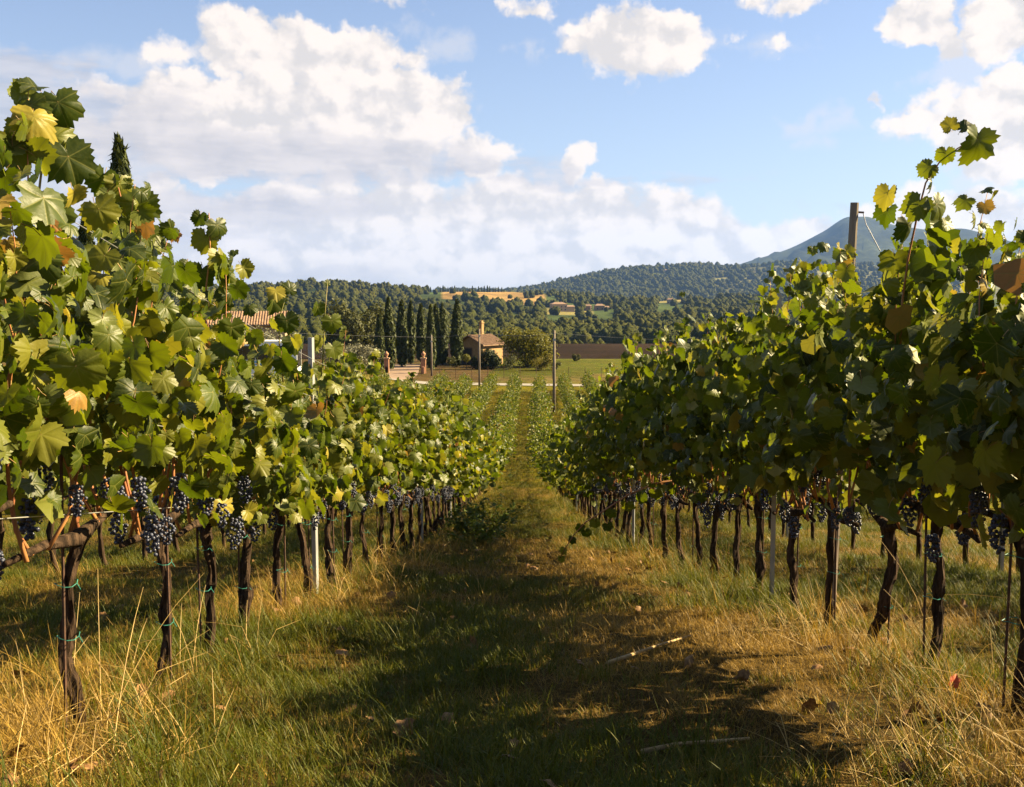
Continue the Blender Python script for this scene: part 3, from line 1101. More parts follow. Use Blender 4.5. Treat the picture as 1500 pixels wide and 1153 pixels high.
v = vine_near(1.82, 4.28)
shoot('', [(1318, 520, 4.3), (1322, 440, 4.3), (1330, 380, 4.28), (1345, 310, 4.25), (1356, 268, 4.2), (1376, 238, 4.2), (1402, 218, 4.15), (1432, 200, 4.1)],
      [(1300, 285, 4.25, .075, (-.3, 0, -1), (-.5, -.6, .4)), (1372, 300, 4.2, .085, (.5, 0, -.8), (.1, -.9, .5)), (1345, 300, 4.2, .08, (-.4, 0, -.9), (-.1, -1, .2)),
       (1330, 330, 4.25, .085, (.2, .1, -1), (.3, -.8, .3)), (1392, 185, 4.15, .045, (-.3, 0, .8), (-.3, -.8, .5)), (1412, 188, 4.15, .05, (.6, 0, .3), (0, -.8, .6)),
       (1432, 205, 4.1, .105, (-.15, 0, -1), (.45, -.75, .4)), (1360, 245, 4.2, .055, (-.5, 0, -.4), (0, -.8, .5)), (1365, 268, 4.2, .045, (.1, 0, -1), (.9, -.2, .2)),
       (1300, 310, 4.3, .07, (-.3, 0, -1), (-.6, -.6, .1)), (1385, 330, 4.25, .07, (.3, 0, -1), (.5, -.7, .2)), (1310, 380, 4.3, .08, (0, 0, -1), (-.3, -.9, .2)),
       (1350, 390, 4.3, .08, (.3, 0, -1), (.6, -.7, .2)), (1385, 225, 4.15, .05, (-.1, 0, -1), (-.2, -.9, .1))], v)
v = vine_near(-1.43, 3.27)
shoot('', [(52, 480, 3.25), (50, 380, 3.22), (55, 300, 3.2), (62, 240, 3.2), (58, 180, 3.2), (66, 150, 3.2)],
      [(36, 140, 3.2, .055, (-.5, 0, .3), (0, -.8, .5)), (85, 150, 3.2, .085, (.35, 0, -1), (.2, -.9, .3)), (100, 230, 3.2, .10, (.3, 0, -1), (.5, -.8, .2)),
       (80, 200, 3.2, .08, (.5, 0, -.8), (.1, -.9, .4)), (20, 215, 3.2, .09, (-.3, 0, -1), (-.2, -.9, .3)), (75, 310, 3.2, .09, (.4, 0, -1), (.3, -.9, .2))], v, mat=M_cane_green)
v = vine_near(-1.43, 5.95)
shoot('', [(415, 560, 5.9), (410, 520, 5.9), (408, 470, 5.9), (420, 430, 5.85)],
      [(400, 440, 5.9, .10, (-.1, 0, -1), (.9, -.4, .2)), (425, 425, 5.85, .06, (.1, 0, 1), (.6, -.7, .2)), (420, 470, 5.9, .09, (.2, 0, -1), (.3, -.9, .2)), 
       (430, 500, 5.9, .09, (.3, 0, -1), (.4, -.8, .3)), (422, 535, 5.9, .08, (0, 0, -1), (.5, -.8, .2))], v, mat=M_cane_green)
v = vine_near(-1.43, 7.3)
shoot('', [(470, 560, 7.4), (474, 510, 7.4), (476, 460, 7.4), (480, 412, 7.4)],
      [(465, 450, 7.4, .08, (-.2, 0, -1), (.8, -.5, .2)), (486, 470, 7.4, .10, (.2, 0, -1), (.3, -.9, .3)), (480, 415, 7.4, .035, (.1, 0, 1), (.6, -.7, .2)), (470, 500, 7.4, .09, (-.2, 0, -1), (.7, -.6, .2)),
       (488, 510, 7.4, .09, (.3, 0, -1), (.5, -.8, .3))], v, mat=M_cane_green)
v = vine_near(-1.43, 4.07)
shoot('', [(190, 480, 4.1), (195, 400, 4.1), (185, 320, 4.1), (170, 262, 4.1)],
      [(150, 262, 4.1, .085, (-.4, 0, -1), (.5, -.8, .2)), (175, 270, 4.1, .08, (0, 0, -1), (.6, -.7, .2)), (205, 300, 4.1, .10, (.2, 0, -1), (.3, -.9, .3)), (160, 310, 4.1, .09, (-.3, 0, -1), (.8, -.5, .3)),
       (215, 350, 4.1, .10, (.3, 0, -1), (.5, -.8, .3)), (180, 350, 4.1, .10, (0, 0, -1), (.7, -.7, .1))], v)
v = vine_near(-1.43, 4.85)
shoot('', [(300, 480, 4.9), (302, 420, 4.9), (308, 370, 4.9), (306, 312, 4.9)],
      [(292, 318, 4.9, .055, (-.4, 0, -1), (.5, -.8, .2)), (318, 330, 4.9, .075, (.3, 0, -1), (.6, -.7, .2)), (300, 350, 4.9, .085, (-.2, 0, -1), (.3, -.9, .3)), (322, 375, 4.9, .09, (.3, 0, -1), (.8, -.5, .3)),
       (295, 400, 4.9, .09, (-.3, 0, -1), (.5, -.8, .3)), (325, 400, 4.9, .09, (.2, 0, -1), (.7, -.7, .1)), (315, 440, 4.9, .1, (.2, 0, -1), (.5, -.7, .1))], v)
v = vine_near(1.82, 9.0)
shoot('', [(1010, 700, 9.0), (960, 708, 8.95), (920, 725, 8.9), (885, 748, 8.9), (858, 765, 8.8), (842, 782, 8.8), (830, 800, 8.8), (820, 818, 8.8)],
      [(985, 715, 8.95, .075, (-.2, 0, -1), (-.3, -.9, .3)), (960, 722, 8.95, .08, (.2, 0, -1), (-.4, -.8, .3)), (940, 728, 8.9, .075, (-.2, 0, -1), (-.3, -.9, .3)), (918, 740, 8.9, .075, (.1, 0, -1), (-.5, -.8, .3)), (895, 750, 8.9, .07, (-.2, 0, -1), (-.3, -.9, .3)), (872, 765, 8.85, .065, (.1, 0, -1), (-.3, -.9, .3)), (850, 772, 8.8, .06, (-.3, 0, -1), (.3, -.9, .3)),
       (858, 780, 8.8, .06, (.3, 0, -1), (-.3, -.9, .1)), (838, 790, 8.8, .055, (-.2, 0, -1), (-.3, -.9, .3)), (826, 806, 8.8, .05, (-.4, 0, -.9), (-.3, -.9, .3)),
       (822, 818, 8.8, .045, (.1, 0, -1), (-.3, -.9, .3)), (890, 770, 8.85, .06, (.3, 0, -1), (-.3, -.9, .3))], v, 0.009)


# ------------------------------------------------------------------ trellis posts and wires
def metal_post(x, y, h, label, group, rz):
    root = empty('trellis_post', (x, y, z1(x, y)), label, 'post', group, rz)
    b = MB()
    wd, dp, t = 0.026, 0.030, 0.0025      # open channel: web and two flanges with lips
    b.box(-wd, wd, 0, t, -0.3, h)
    b.box(-wd, -wd + t, t, dp, -0.3, h)
    b.box(wd - t, wd, t, dp, -0.3, h)
    b.box(-wd + t, -wd + 0.012, dp - t, dp, -0.3, h)
    b.box(wd - 0.012, wd - t, dp - t, dp, -0.3, h)
    b.build('channel', M_metal, root)
    for zc in (0.72, 1.05, 1.4, 1.78):
        MB().box(wd, wd + 0.012, 0.008, 0.014, zc - 0.012, zc + 0.004).box(wd + 0.009, wd + 0.012, 0.0081, 0.0139, zc + 0.004, zc + 0.014).build('wire_hook', M_metal, root)
    return root


PO = ['first', 'second', 'third', 'fourth', 'fifth', 'sixth', 'seventh', 'eighth', 'ninth', 'tenth', 'eleventh', 'twelfth', 'thirteenth']
for x0, side, ys in ((-1.43, 'sunlit', [7.19, 12.9, 18.6, 24.4, 30, 36]), (1.82, 'shaded', [6.82, 12.1, 17.5, 23, 28.5, 34])):
    for i, y in enumerate(ys):
        x = float(rowx(x0, y))
        metal_post(x, y, 2.1 if x0 > 0 else 1.84, '%s grey metal trellis post going downhill in the %s row' % (PO[i], side), 'metal trellis posts', R(rnd.uniform(60, 120)))
for i, y in enumerate((9.3, 14.8)):
    x = float(rowx(1.82 + SP, y))
    metal_post(x, y, 2.0, '%s grey metal post of the row behind the shaded row' % PO[i], 'metal trellis posts', R(90))
# wooden post sticking out above the shaded row
pt = P(1252, 297, 5.80)
wx, wy = 1.86, 5.84
wp = empty('wooden_post', (wx, wy, z1(wx, wy)), 'weathered round wooden post poking above the leaves of the shaded row', 'post')
MB().tube([Vector((0, 0, -0.25)), (pt - wp.location) * 0.5, pt - wp.location], [0.026, 0.025, 0.024], 10).build('pole', M_wood, wp, smooth=False)
MB().tube([pt - wp.location + Vector((-.022, 0, -.05)), pt - wp.location + Vector((.05, -.01, -.055))], 0.006, 6).build('hook', M_stake, wp)
MB().tube([pt - wp.location + Vector((.045, -.01, -.055)), pt - wp.location + Vector((.06, -.02, -.12)), pt - wp.location + Vector((.13, -.06, -.27))], 0.003, 5).build('wire_tail', M_wire, wp)

for x0, side in ((-1.43, 'sunlit'), (1.82, 'shaded')):
    for h, hn in ((0.72, 'lowest'), (1.05, 'second lowest'), (1.4, 'second highest'), (1.66, 'highest')):
        pts = []
        for y in np.concatenate([np.arange(0.8, 12, 0.8), np.arange(12, 60, 3)]):
            x = float(rowx(x0, y)) + 0.045
            pts.append((x, y, float(heval(NEAR, np.array([y]))[0]) + 0.05 + h + 0.006 * math.sin(y * 1.1)))
        o = MB().tube(pts, 0.0016, 4).build('trellis_wire', M_wire)
        tag(o, '%s steel trellis wire strung along the %s vine row' % (hn, side), 'wire', 'trellis wires')

# ------------------------------------------------------------------ grass
GR = [(0.0, (0.032, 0.050, 0.002)), (0.35, (0.066, 0.080, 0.003)), (0.62, (0.125, 0.108, 0.006)), (0.82, (0.21, 0.145, 0.018)), (1.0, (0.31, 0.20, 0.036))]
ST = [(0.0, (0.080, 0.044, 0.009)), (0.5, (0.21, 0.128, 0.020)), (1.0, (0.42, 0.27, 0.050))]
M_grass = mat_blade('grass blade', GR)
M_straw = mat_blade('straw blade', ST, 0.25)


def tuft(seed, n, h0, h1, wdt, spread, lean, mat, curl=0.6, seg=3):
    g_ = random.Random(seed)
    V, F, T = [], [], []
    for k_ in range(n):
        a = g_.uniform(0, 6.283)
        rr = spread * math.sqrt(g_.random())
        bx, by = math.cos(a) * rr, math.sin(a) * rr
        d = g_.uniform(0, 6.283)
        ln = abs(g_.gauss(0, lean))
        h = g_.uniform(h0, h1)
        dx, dy = math.cos(d), math.sin(d)
        px_, py_ = -dy, dx
        tw = g_.uniform(-1, 1)
        b = len(V)
        t_ = g_.random()
        cu = curl * g_.uniform(0.3, 1.4)
        ang = ln
        x, y, z = bx, by, -0.015
        for s in range(seg + 1):
            w_ = wdt * (1 - (s / seg) ** 1.6) * 0.5
            if s < seg:
                V += [(x - px_ * w_, y - py_ * w_, z), (x + px_ * w_, y + py_ * w_, z)]
                T += [t_, t_]
            else:
                V.append((x, y, z))
                T.append(t_)
            ang += cu / seg
            x += dx * math.sin(ang) * h / seg
            y += dy * math.sin(ang) * h / seg
            z += math.cos(ang) * h / seg
        for s in range(seg - 1):
            F.append((b + 2 * s, b + 2 * s + 1, b + 2 * s + 3, b + 2 * s + 2))
        F.append((b + 2 * seg - 2, b + 2 * seg - 1, b + 2 * seg))
    return mesh('tuft', V, F, (mat,), None, False, None, {'blade': ('FLOAT', 'POINT', np.array(T, np.float32))})


green = [tuft(i, 26, 0.035, 0.13, 0.0032, 0.075, 0.5, M_grass, 0.8) for i in range(7)]
dry_s = [tuft(20 + i, 24, 0.03, 0.11, 0.0024, 0.085, 0.95, M_straw, 0.8) for i in range(6)]
dry_l = [tuft(40 + i, 14, 0.12, 0.34, 0.0026, 0.06, 0.6, M_straw, 1.1, 4) for i in range(5)]
grn_l = [tuft(60 + i, 18, 0.10, 0.26, 0.0036, 0.07, 0.4, M_grass, 0.9, 4) for i in range(4)]
rosette = [tuft(80 + i, 11, 0.05, 0.10, 0.020, 0.012, 0.85, M_grass, 0.7, 4) for i in range(3)]
NG, ND, NDL, NGL = len(green), len(dry_s), len(dry_l), len(grn_l)
cg_ = proto_coll('tuft', green + dry_s + dry_l + grn_l + rosette)


def vnoise(x, y, s, seed):
    g_ = np.random.default_rng(seed)
    T = g_.random((64, 64))
    X, Y = x / s, y / s
    i, j = np.floor(X).astype(int), np.floor(Y).astype(int)
    fx, fy = X - i, Y - j
    fx, fy = fx * fx * (3 - 2 * fx), fy * fy * (3 - 2 * fy)
    t = lambda a, b: T[a % 64, b % 64]
    return (t(i, j) * (1 - fx) + t(i + 1, j) * fx) * (1 - fy) + (t(i, j + 1) * (1 - fx) + t(i + 1, j + 1) * fx) * fy


def grass_points(y0, y1_, x0, x1, dens):
    n = int((y1_ - y0) * (x1 - x0) * dens)
    x = rng.uniform(x0, x1, n)
    y = rng.uniform(y0, y1_, n)
    keep = np.abs(x) < 0.62 * y + 1.2
    return x[keep], y[keep]


gp = [grass_points(1.8, 5, -5, 5, 480), grass_points(5, 9, -7, 7, 330), grass_points(9, 18, -9, 9, 120), grass_points(18, 40, -9, 9, 40), grass_points(40, 112, -12, 14, 11)]
sc_lod = [0.95, 1.0, 1.25, 1.6, 2.4]
X, Y, S = [], [], []
for (x, y), s in zip(gp, sc_lod):
    X.append(x); Y.append(y); S.append(np.full(len(x), s))
X, Y, S = np.concatenate(X), np.concatenate(Y), np.concatenate(S)
moist = 0.03 + 0.55 * vnoise(X + 50, Y + 50, 1.1, 1) + 0.45 * vnoise(X + 50, Y + 50, 0.38, 2)
dl = np.minimum(np.abs(X - rowx(-1.43, Y)), np.abs(X - rowx(1.82, Y)))       # distance from the vine rows
# worn, drier wheel track right of the lane's middle; long straw under the vines
track = np.exp(-((X - rowx(0.75, Y)) / 0.55) ** 2) * sstep(Y, 30, 8)
dryness = 0.50 - moist + 0.25 * track + 0.06 * np.exp(-(dl / 0.40) ** 2) + 0.25 * sstep(-X, 1.0, 2.6) * sstep(Y, 6, 3)
u_ = rng.random(len(X))
is_dry = (dryness + (u_ - 0.5) * 0.35) > 0.08
long_ = rng.random(len(X)) < np.where(dl < 0.45, 0.12, 0.02)
idx = np.where(is_dry, np.where(long_, NG + ND + rng.integers(0, NDL, len(X)), NG + rng.integers(0, ND, len(X))),
               np.where(long_, NG + ND + NDL + rng.integers(0, NGL, len(X)), rng.integers(0, NG, len(X))))
idx = np.where(~is_dry & (rng.random(len(X)) < 0.035), NG + ND + NDL + NGL + rng.integers(0, 3, len(X)), idx)
bare = vnoise(X + 20, Y + 80, 0.6, 5) * 0.6 + vnoise(X + 20, Y + 80, 0.21, 6) * 0.4
bm_ = (bare > 0.63) & (dl > 0.3)
keep = ~(bm_ & (rng.random(len(X)) < 0.15))
idx = np.where(bm_ & (rng.random(len(X)) < 0.8), NG + rng.integers(0, ND, len(X)), idx)
S = np.where(bm_, S * 0.70, S)
tint = np.clip(np.where(is_dry, 0.30 + 0.6 * rng.random(len(X)), 0.10 + 0.55 * rng.random(len(X)) + 0.5 * np.clip(dryness, -.3, .3)), 0, 1)
tint = np.clip(tint + 0.14 * sstep(Y, 12, 30), 0, 1)
X, Y, S, idx, tint = X[keep], Y[keep], S[keep], idx[keep], tint[keep]
rot = np.stack([rng.normal(0, .12, len(X)), rng.normal(0, .12, len(X)), rng.uniform(0, 6.28, len(X))], -1)
o = scatter('grass', np.stack([X, Y, Z(X, Y)], -1), rot, S * rng.uniform(0.7, 1.35, len(X)), idx, tint, cg_)
tag(o, 'mixed green grass and dry straw between the vine rows', 'grass')

M_litter = mat_simple('fallen leaf', (0.10, 0.045, 0.015), (0.24, 0.13, 0.045), 3, 0.7, 0)
lit_me = []
for i in range(6):
    V_, U_, F_ = leaf_geo(700 + i, 22, 0.06, 2)
    lit_me.append(mesh('litter', V_ * np.array([0.9, 1, 1.5]), F_, (M_litter,), None, True, U_))
lc_ = proto_coll('litter', lit_me)
n_ = 420
lx, ly = rng.uniform(-3.2, 3.6, n_), 2.2 + 10 * rng.random(n_) ** 1.3
dl_ = np.minimum(np.abs(lx - rowx(-1.43, ly)), np.abs(lx - rowx(1.82, ly)))
k_ = rng.random(n_) < np.exp(-dl_ / 0.6) + 0.12
lx, ly = lx[k_], ly[k_]
o = scatter('leaf_litter', np.stack([lx, ly, Z(lx, ly) + 0.035], -1), np.stack([rng.normal(0, .6, len(lx)), rng.normal(0, .6, len(lx)), rng.uniform(0, 6.28, len(lx))], -1),
            rng.uniform(0.028, 0.055, len(lx)), rng.integers(0, 6, len(lx)), rng.random(len(lx)), lc_)
tag(o, 'scattered brown fallen vine leaves lying in the grass', 'leaf litter')

# ------------------------------------------------------------------ trees
M_cyp = mat_foliage('cypress foliage', (0.010, 0.020, 0.005), (0.070, 0.082, 0.014), 0.12, 1.5)
M_oak = mat_foliage('oak foliage', (0.018, 0.026, 0.006), (0.080, 0.080, 0.016), 0.2, 0.9)
M_olive = mat_foliage('olive foliage', (0.07, 0.078, 0.046), (0.21, 0.20, 0.125), 0.2, 1.2)
M_round = mat_foliage('broadleaf foliage', (0.036, 0.046, 0.006), (0.16, 0.145, 0.014), 0.28, 1.2)
M_hedge = mat_foliage('hedge foliage', (0.010, 0.018, 0.005), (0.045, 0.055, 0.012), 0.1, 1.5)
M_bush = mat_foliage('bush foliage', (0.060, 0.058, 0.008), (0.20, 0.165, 0.02), 0.25, 1.5)
M_wild = mat_foliage('weed foliage', (0.045, 0.075, 0.010), (0.11, 0.14, 0.02), 0.3, 3)
M_trunk = mat_simple('tree bark', (0.035, 0.027, 0.020), (0.12, 0.09, 0.065), 12, 0.9, 0.6, 0.02, (1, 1, 0.2))
M_forest = mat_foliage('woodland foliage', (0.014, 0.022, 0.006), (0.060, 0.068, 0.016), 0.12, 0.15)


def leafcloud(name, pts, nrm, size, mat, seed, up=0.0, asp=1.0):
    """small bent leaf-clump faces at pts, oriented about nrm"""
    g_ = np.random.default_rng(seed)
    n = len(pts)
    nn = nrm + g_.normal(0, 0.55, (n, 3))
    nn /= np.linalg.norm(nn, axis=1)[:, None]
    t = g_.normal(0, 1, (n, 3)) * (1 - up) + np.array([0, 0, 1.0]) * up * 2
    t -= nn * (t * nn).sum(1)[:, None]
    t /= np.linalg.norm(t, axis=1)[:, None]
    s = np.cross(t, nn)
    sz = size * g_.uniform(0.6, 1.4, n)[:, None]
    a = pts - t * sz * asp
    b = pts + s * sz * 0.62 + nn * sz * 0.15
    c_ = pts + t * sz * asp - nn * sz * 0.12
    d = pts - s * sz * 0.62 + nn * sz * 0.15
    V = np.stack([a, b, c_, d], 1).reshape(-1, 3)
    F = np.arange(n * 4, dtype=np.int32).reshape(-1, 4)
    T = np.repeat(g_.random(n), 4).astype(np.float32)
    return mesh(name, V, F, (mat,), None, False, None, {'tint': ('FLOAT', 'POINT', T)})


def cypress_pts(seed, H, Wd, n):
    g_ = np.random.default_rng(seed)
    f = g_.random(n) ** 0.85
    a = g_.uniform(0, 6.283, n)
    prof = np.sin(np.clip(f * 0.93 + 0.07, 0, 1) * math.pi) ** 0.55 * (1 - 0.45 * f)
    lump = 1 + 0.12 * np.sin(a * 3 + f * 19 + seed) + 0.08 * np.sin(a * 5 - f * 31)
    r = Wd * 0.5 * prof * lump * g_.uniform(0.72, 1.03, n) + 0.02
    z = 0.03 * H + f * 0.97 * H
    pts = np.stack([np.cos(a) * r, np.sin(a) * r, z], -1)
    nr_ = np.stack([np.cos(a), np.sin(a), 0.25 + 0 * a], -1)
    return pts, nr_


CYP = []
for i in range(4):
    p_, q_ = cypress_pts(i + 1, 9.0, 1.55, 2600)
    CYP.append(leafcloud('crown', p_, q_, 0.16, M_cyp, i, 0.7, 1.7))
CYP_TR = MB().tube([(0, 0, -0.3), (0, 0, 1.0), (0.02, 0, 5)], [0.13, 0.11, 0.05], 8).me('trunk', M_trunk, True)


def cypress(x, y, top_z, label, group, w_=1.0, i=0):
    zb = z1(x, y)
    root = empty('cypress_tree', (x, y, zb), label, 'tree', group, rnd.uniform(0, 6))
    h = (top_z - zb) / 9.0
    a = obj('crown', CYP[i % 4], root)
    a.scale = (w_ * rnd.uniform(.88, 1.12), w_ * rnd.uniform(.88, 1.12), h)
    root.rotation_euler = (rnd.gauss(0, .012), rnd.gauss(0, .012), root.rotation_euler.z)
    b = obj('trunk', CYP_TR, root)
    b.scale = (w_, w_, h)
    return root


cyp = [(555, 461, 138), (571, 437, 141), (588, 441, 146), (601, 441, 151), (616, 446, 156), (631, 448, 140), (638, 447, 146), (648, 446, 150), (668, 440, 146)]
cl = ['first from the olive tree', 'second from the olive tree', 'third from the olive tree', 'fourth from the olive tree', 'fifth from the olive tree',
      'just beside the gate pillar', 'fourth from the house', 'second from the house', 'right beside the house']
cl[6] = 'third from the house'
for i, (px, py, Y) in enumerate(cyp):
    t = P(px, py, Y)
    cypress(t.x, Y, t.z, 'slim dark cypress in the avenue, %s' % cl[i], 'cypresses of the avenue', rnd.uniform(1.05, 1.25) * (0.85 if i in (0, 5) else 1), i)
for px, py, Y, w_, lab in ((181, 208, 50, 1.35, 'tall cypress whose tip rises above the sunlit row'), (116, 325, 47, 1.2, 'shorter cypress half hidden behind the sunlit row')):
    t = P(px, py, Y)
    cypress(t.x, Y, t.z, lab, 'cypresses behind the sunlit row', w_, 1)


def blob_tree(name, x, y, w_, h, base, mat, label, cat='tree', group=None, seed=1, n=3000, size=0.16, nl=9, trunk=True, depth=None, flat=0.9, lowz=0.24):
    """crown of many leaf clumps around several limbs; trunk and limbs below"""
    g_ = np.random.default_rng(seed)
    zb = z1(x, y)
    root = empty(name, (x, y, zb), label, cat, group)
    depth = depth or w_
    ch = h - base
    cen = []
    for k_ in range(nl):
        a = g_.uniform(0, 6.283)
        rr = math.sqrt(g_.random()) * 0.30
        cen.append((math.cos(a) * rr * w_, math.sin(a) * rr * depth, base + ch * g_.uniform(lowz if trunk else 0.10, 0.74), g_.uniform(0.17, 0.27)))
    P_, N_ = [], []
    per = n // nl
    for cx, cy, cz, rr in cen:
        d = g_.normal(0, 1, (per, 3))
        d /= np.linalg.norm(d, axis=1)[:, None]
        rad = (g_.random(per) ** 0.35)[:, None] * (1 + 0.15 * np.sin(d[:, :1] * 9 + cx) * np.sin(d[:, 2:] * 8))
        q = np.array([cx, cy, cz]) + d * rad * np.array([rr * w_, rr * depth, rr * ch * flat * 1.35])
        P_.append(q); N_.append(d)
    P_, N_ = np.concatenate(P_), np.concatenate(N_)
    k2 = P_[:, 2] > 0.02
    obj('crown', leafcloud('crown', P_[k2], N_[k2], size, mat, seed), root)
    if trunk:
        b = MB()
        b.tube([(0, 0, -0.3), (0.05, 0.02, base * 0.6), (0, 0, base + ch * 0.25)], [0.05 * w_, 0.038 * w_, 0.026 * w_], 8)
        b.build('trunk', M_trunk, root, smooth=True)
        for cx, cy, cz, rr in cen[:6]:
            MB().tube([(0, 0, base * 0.75), (cx * 0.45, cy * 0.45, base + (cz - base) * 0.45), (cx, cy, cz)], [0.024 * w_, 0.016 * w_, 0.007 * w_], 6).build('limb', M_trunk, root, smooth=True)
    return root


def at_px(px, Y):
    return (px - 750) / FPX * Y * 1.0


blob_tree('broadleaf_tree', at_px(772, 146), 146, 9.2, 6.3, 0.0, M_round, 'round leafy tree with yellow-green crown beside the small house', seed=3, n=9000, size=0.15, nl=24, depth=7, lowz=0.12)
blob_tree('oak_tree', at_px(513, 172), 172, 9.5, 10.4, 1.0, M_oak, 'broad dark oak at the end of the cypress avenue, left oak', 'tree', 'oaks behind the cypresses', 5, 4500, 0.24, 12)
blob_tree('oak_tree', at_px(540, 178), 178, 8.5, 10.2, 1.0, M_oak, 'broad dark oak directly behind the first avenue cypress', 'tree', 'oaks behind the cypresses', 6, 4500, 0.24, 12)
blob_tree('olive_tree', at_px(524, 126), 126, 5.6, 4.6, 0.4, M_olive, 'silvery olive tree beside the first avenue cypress', 'tree', 'olive trees', 7, 3500, 0.13, 11)
blob_tree('olive_tree', at_px(492, 122), 122, 5.2, 4.0, 0.4, M_olive, 'silvery olive tree between the oak and the coach', 'tree', 'olive trees', 8, 3000, 0.13, 10)
blob_tree('olive_tree', at_px(372, 92), 92, 7.0, 3.9, 0.4, M_olive, 'low silvery olive tree in front of the tiled barn', 'tree', 'olive trees', 9, 3500, 0.12, 12)
blob_tree('evergreen_shrub', at_px(345, 101), 101, 7.0, 4.6, 0.2, M_hedge, 'dark evergreen shrub under the tiled barn roof', 'shrub', None, 10, 3000, 0.16, 10, False)
blob_tree('clipped_hedge', at_px(716, 141), 141, 4.2, 3.1, 0.0, M_hedge, 'dark clipped hedge block in front of the small house', 'hedge', None, 11, 3800, 0.12, 22, False, 2.2)
blob_tree('hedge', at_px(697, 141), 141, 1.6, 1.9, 0.0, M_hedge, 'low dark bush beside the house doorway', 'bush', None, 12, 1200, 0.12, 6, False)
for i, (px, Y, w_, h, lab) in enumerate(((793, 139, 3.2, 2.6, 'yellow-green bush under the round tree'), (804, 139, 2.2, 2.4, 'smaller yellow-green bush at the field corner'),
                                        (815, 141, 1.8, 1.6, 'low dark green bush at the edge of the field'), (844, 158, 1.5, 1.5, 'tiny lone bush at the far edge of the field'),
                                        (662, 141, 2.2, 2.0, 'pale shrub at the foot of the avenue cypress'), (747, 140, 2.8, 2.2, 'dark bush at the foot of the round tree'))):
    blob_tree('garden_bush', at_px(px, Y), Y, w_, h, 0.0, M_bush if i in (0, 1) else M_oak, lab, 'bush', None, 20 + i, 900, 0.09, 6, False)
tp_ = empty('topiary_tree', (at_px(683, 141), 141, z1(at_px(683, 141), 141)), 'small ball-headed standard tree beside the house doorway', 'tree')
q_ = rng.normal(0, 1, (700, 3)); q_ /= np.linalg.norm(q_, axis=1)[:, None]
obj('crown', leafcloud('crown', q_ * 0.55 * rng.uniform(.7, 1.08, (700, 1)) + np.array([0, 0, 1.55]), q_, 0.08, M_round, 71), tp_)
MB().tube([(0, 0, -0.2), (0.02, 0, 1.3)], [0.05, 0.04], 7).build('trunk', M_trunk, tp_)

# ------------------------------------------------------------------ far woodland (one mass) and hill trees
import bmesh


def mat_wood():
    m, g, out = new_mat('woodland crowns')
    r = g.attr('tint', 'Fac', 'INSTANCER')
    n = g.noise(g.coord('Object'), 7.0, 4, 0.65)
    colr = g.ramp(g.m('ADD', g.m('MULTIPLY', r, 0.7), g.m('MULTIPLY', n, 0.3)), [(0.0, (0.016, 0.021, 0.005)), (0.5, (0.032, 0.036, 0.007)), (0.85, (0.052, 0.050, 0.009)), (1.0, (0.070, 0.054, 0.012))])
    principled(g, out, colr, 0.9, g.bump(n, 1.0, 0.12), 0.05)
    return m


M_wood_crown = mat_wood()
ft = []
for i in range(7):
    g_ = np.random.default_rng(800 + i)
    bm = bmesh.new()
    bmesh.ops.create_icosphere(bm, subdivisions=3, radius=1.0)
    V_ = np.array([v_.co[:] for v_ in bm.verts])
    F_ = [tuple(v_.index for v_ in f_.verts) for f_ in bm.faces]
    bm.free()
    ph_ = g_.uniform(0, 6, 6)
    lump = 1 + 0.16 * np.sin(V_[:, 0] * 4 + ph_[0]) * np.sin(V_[:, 1] * 4 + ph_[1]) * np.sin(V_[:, 2] * 4 + ph_[2]) * 2 + 0.10 * np.sin(V_[:, 0] * 9 + ph_[3]) * np.sin(V_[:, 1] * 9 + ph_[4]) + 0.10 * np.sin(V_[:, 2] * 11 + ph_[5] + V_[:, 0] * 5)
    lump += g_.normal(0, 0.07, len(V_))
    V_ = V_ * lump[:, None] * np.array([0.52, 0.52, 0.44 + 0.05 * i]) + np.array([0, 0, 0.36 + 0.04 * i])
    d_ = g_.normal(0, 1, (150, 3)); d_ /= np.linalg.norm(d_, axis=1)[:, None]
    d_[:, 2] = np.abs(d_[:, 2])
    near_ = np.argmax(d_ @ (V_ / np.linalg.norm(V_, axis=1)[:, None]).T, axis=1)
    P_ = V_[near_] * g_.uniform(0.98, 1.06, (150, 1))
    lm = leafcloud('w', P_, d_, 0.075, M_wood_crown, 840 + i)
    lv_ = np.array([v_.co[:] for v_ in lm.vertices])
    F_ = F_ + [tuple(len(V_) + np.arange(4) + 4 * q) for q in range(150)]
    ft.append(mesh('woodland', np.concatenate([V_, lv_]), F_, (M_wood_crown,), None, True))
fc = proto_coll('woodland_tree', ft)


def wood(n, r0, r1, u0, u1, s0, s1, reject, seed):
    g_ = np.random.default_rng(seed)
    r = np.exp(g_.uniform(math.log(r0), math.log(r1), n))
    u = g_.uniform(u0, u1, n)
    a = np.arctan((u - 750) / FPX)
    x, y = r * np.sin(a), r * np.cos(a)
    k_ = ~reject(r, u, vnoise(x + 9000, y + 9000, 90, seed + 3), g_.random(n))
    x, y, r = x[k_], y[k_], r[k_]
    return x, y, g_.uniform(s0, s1, len(x))


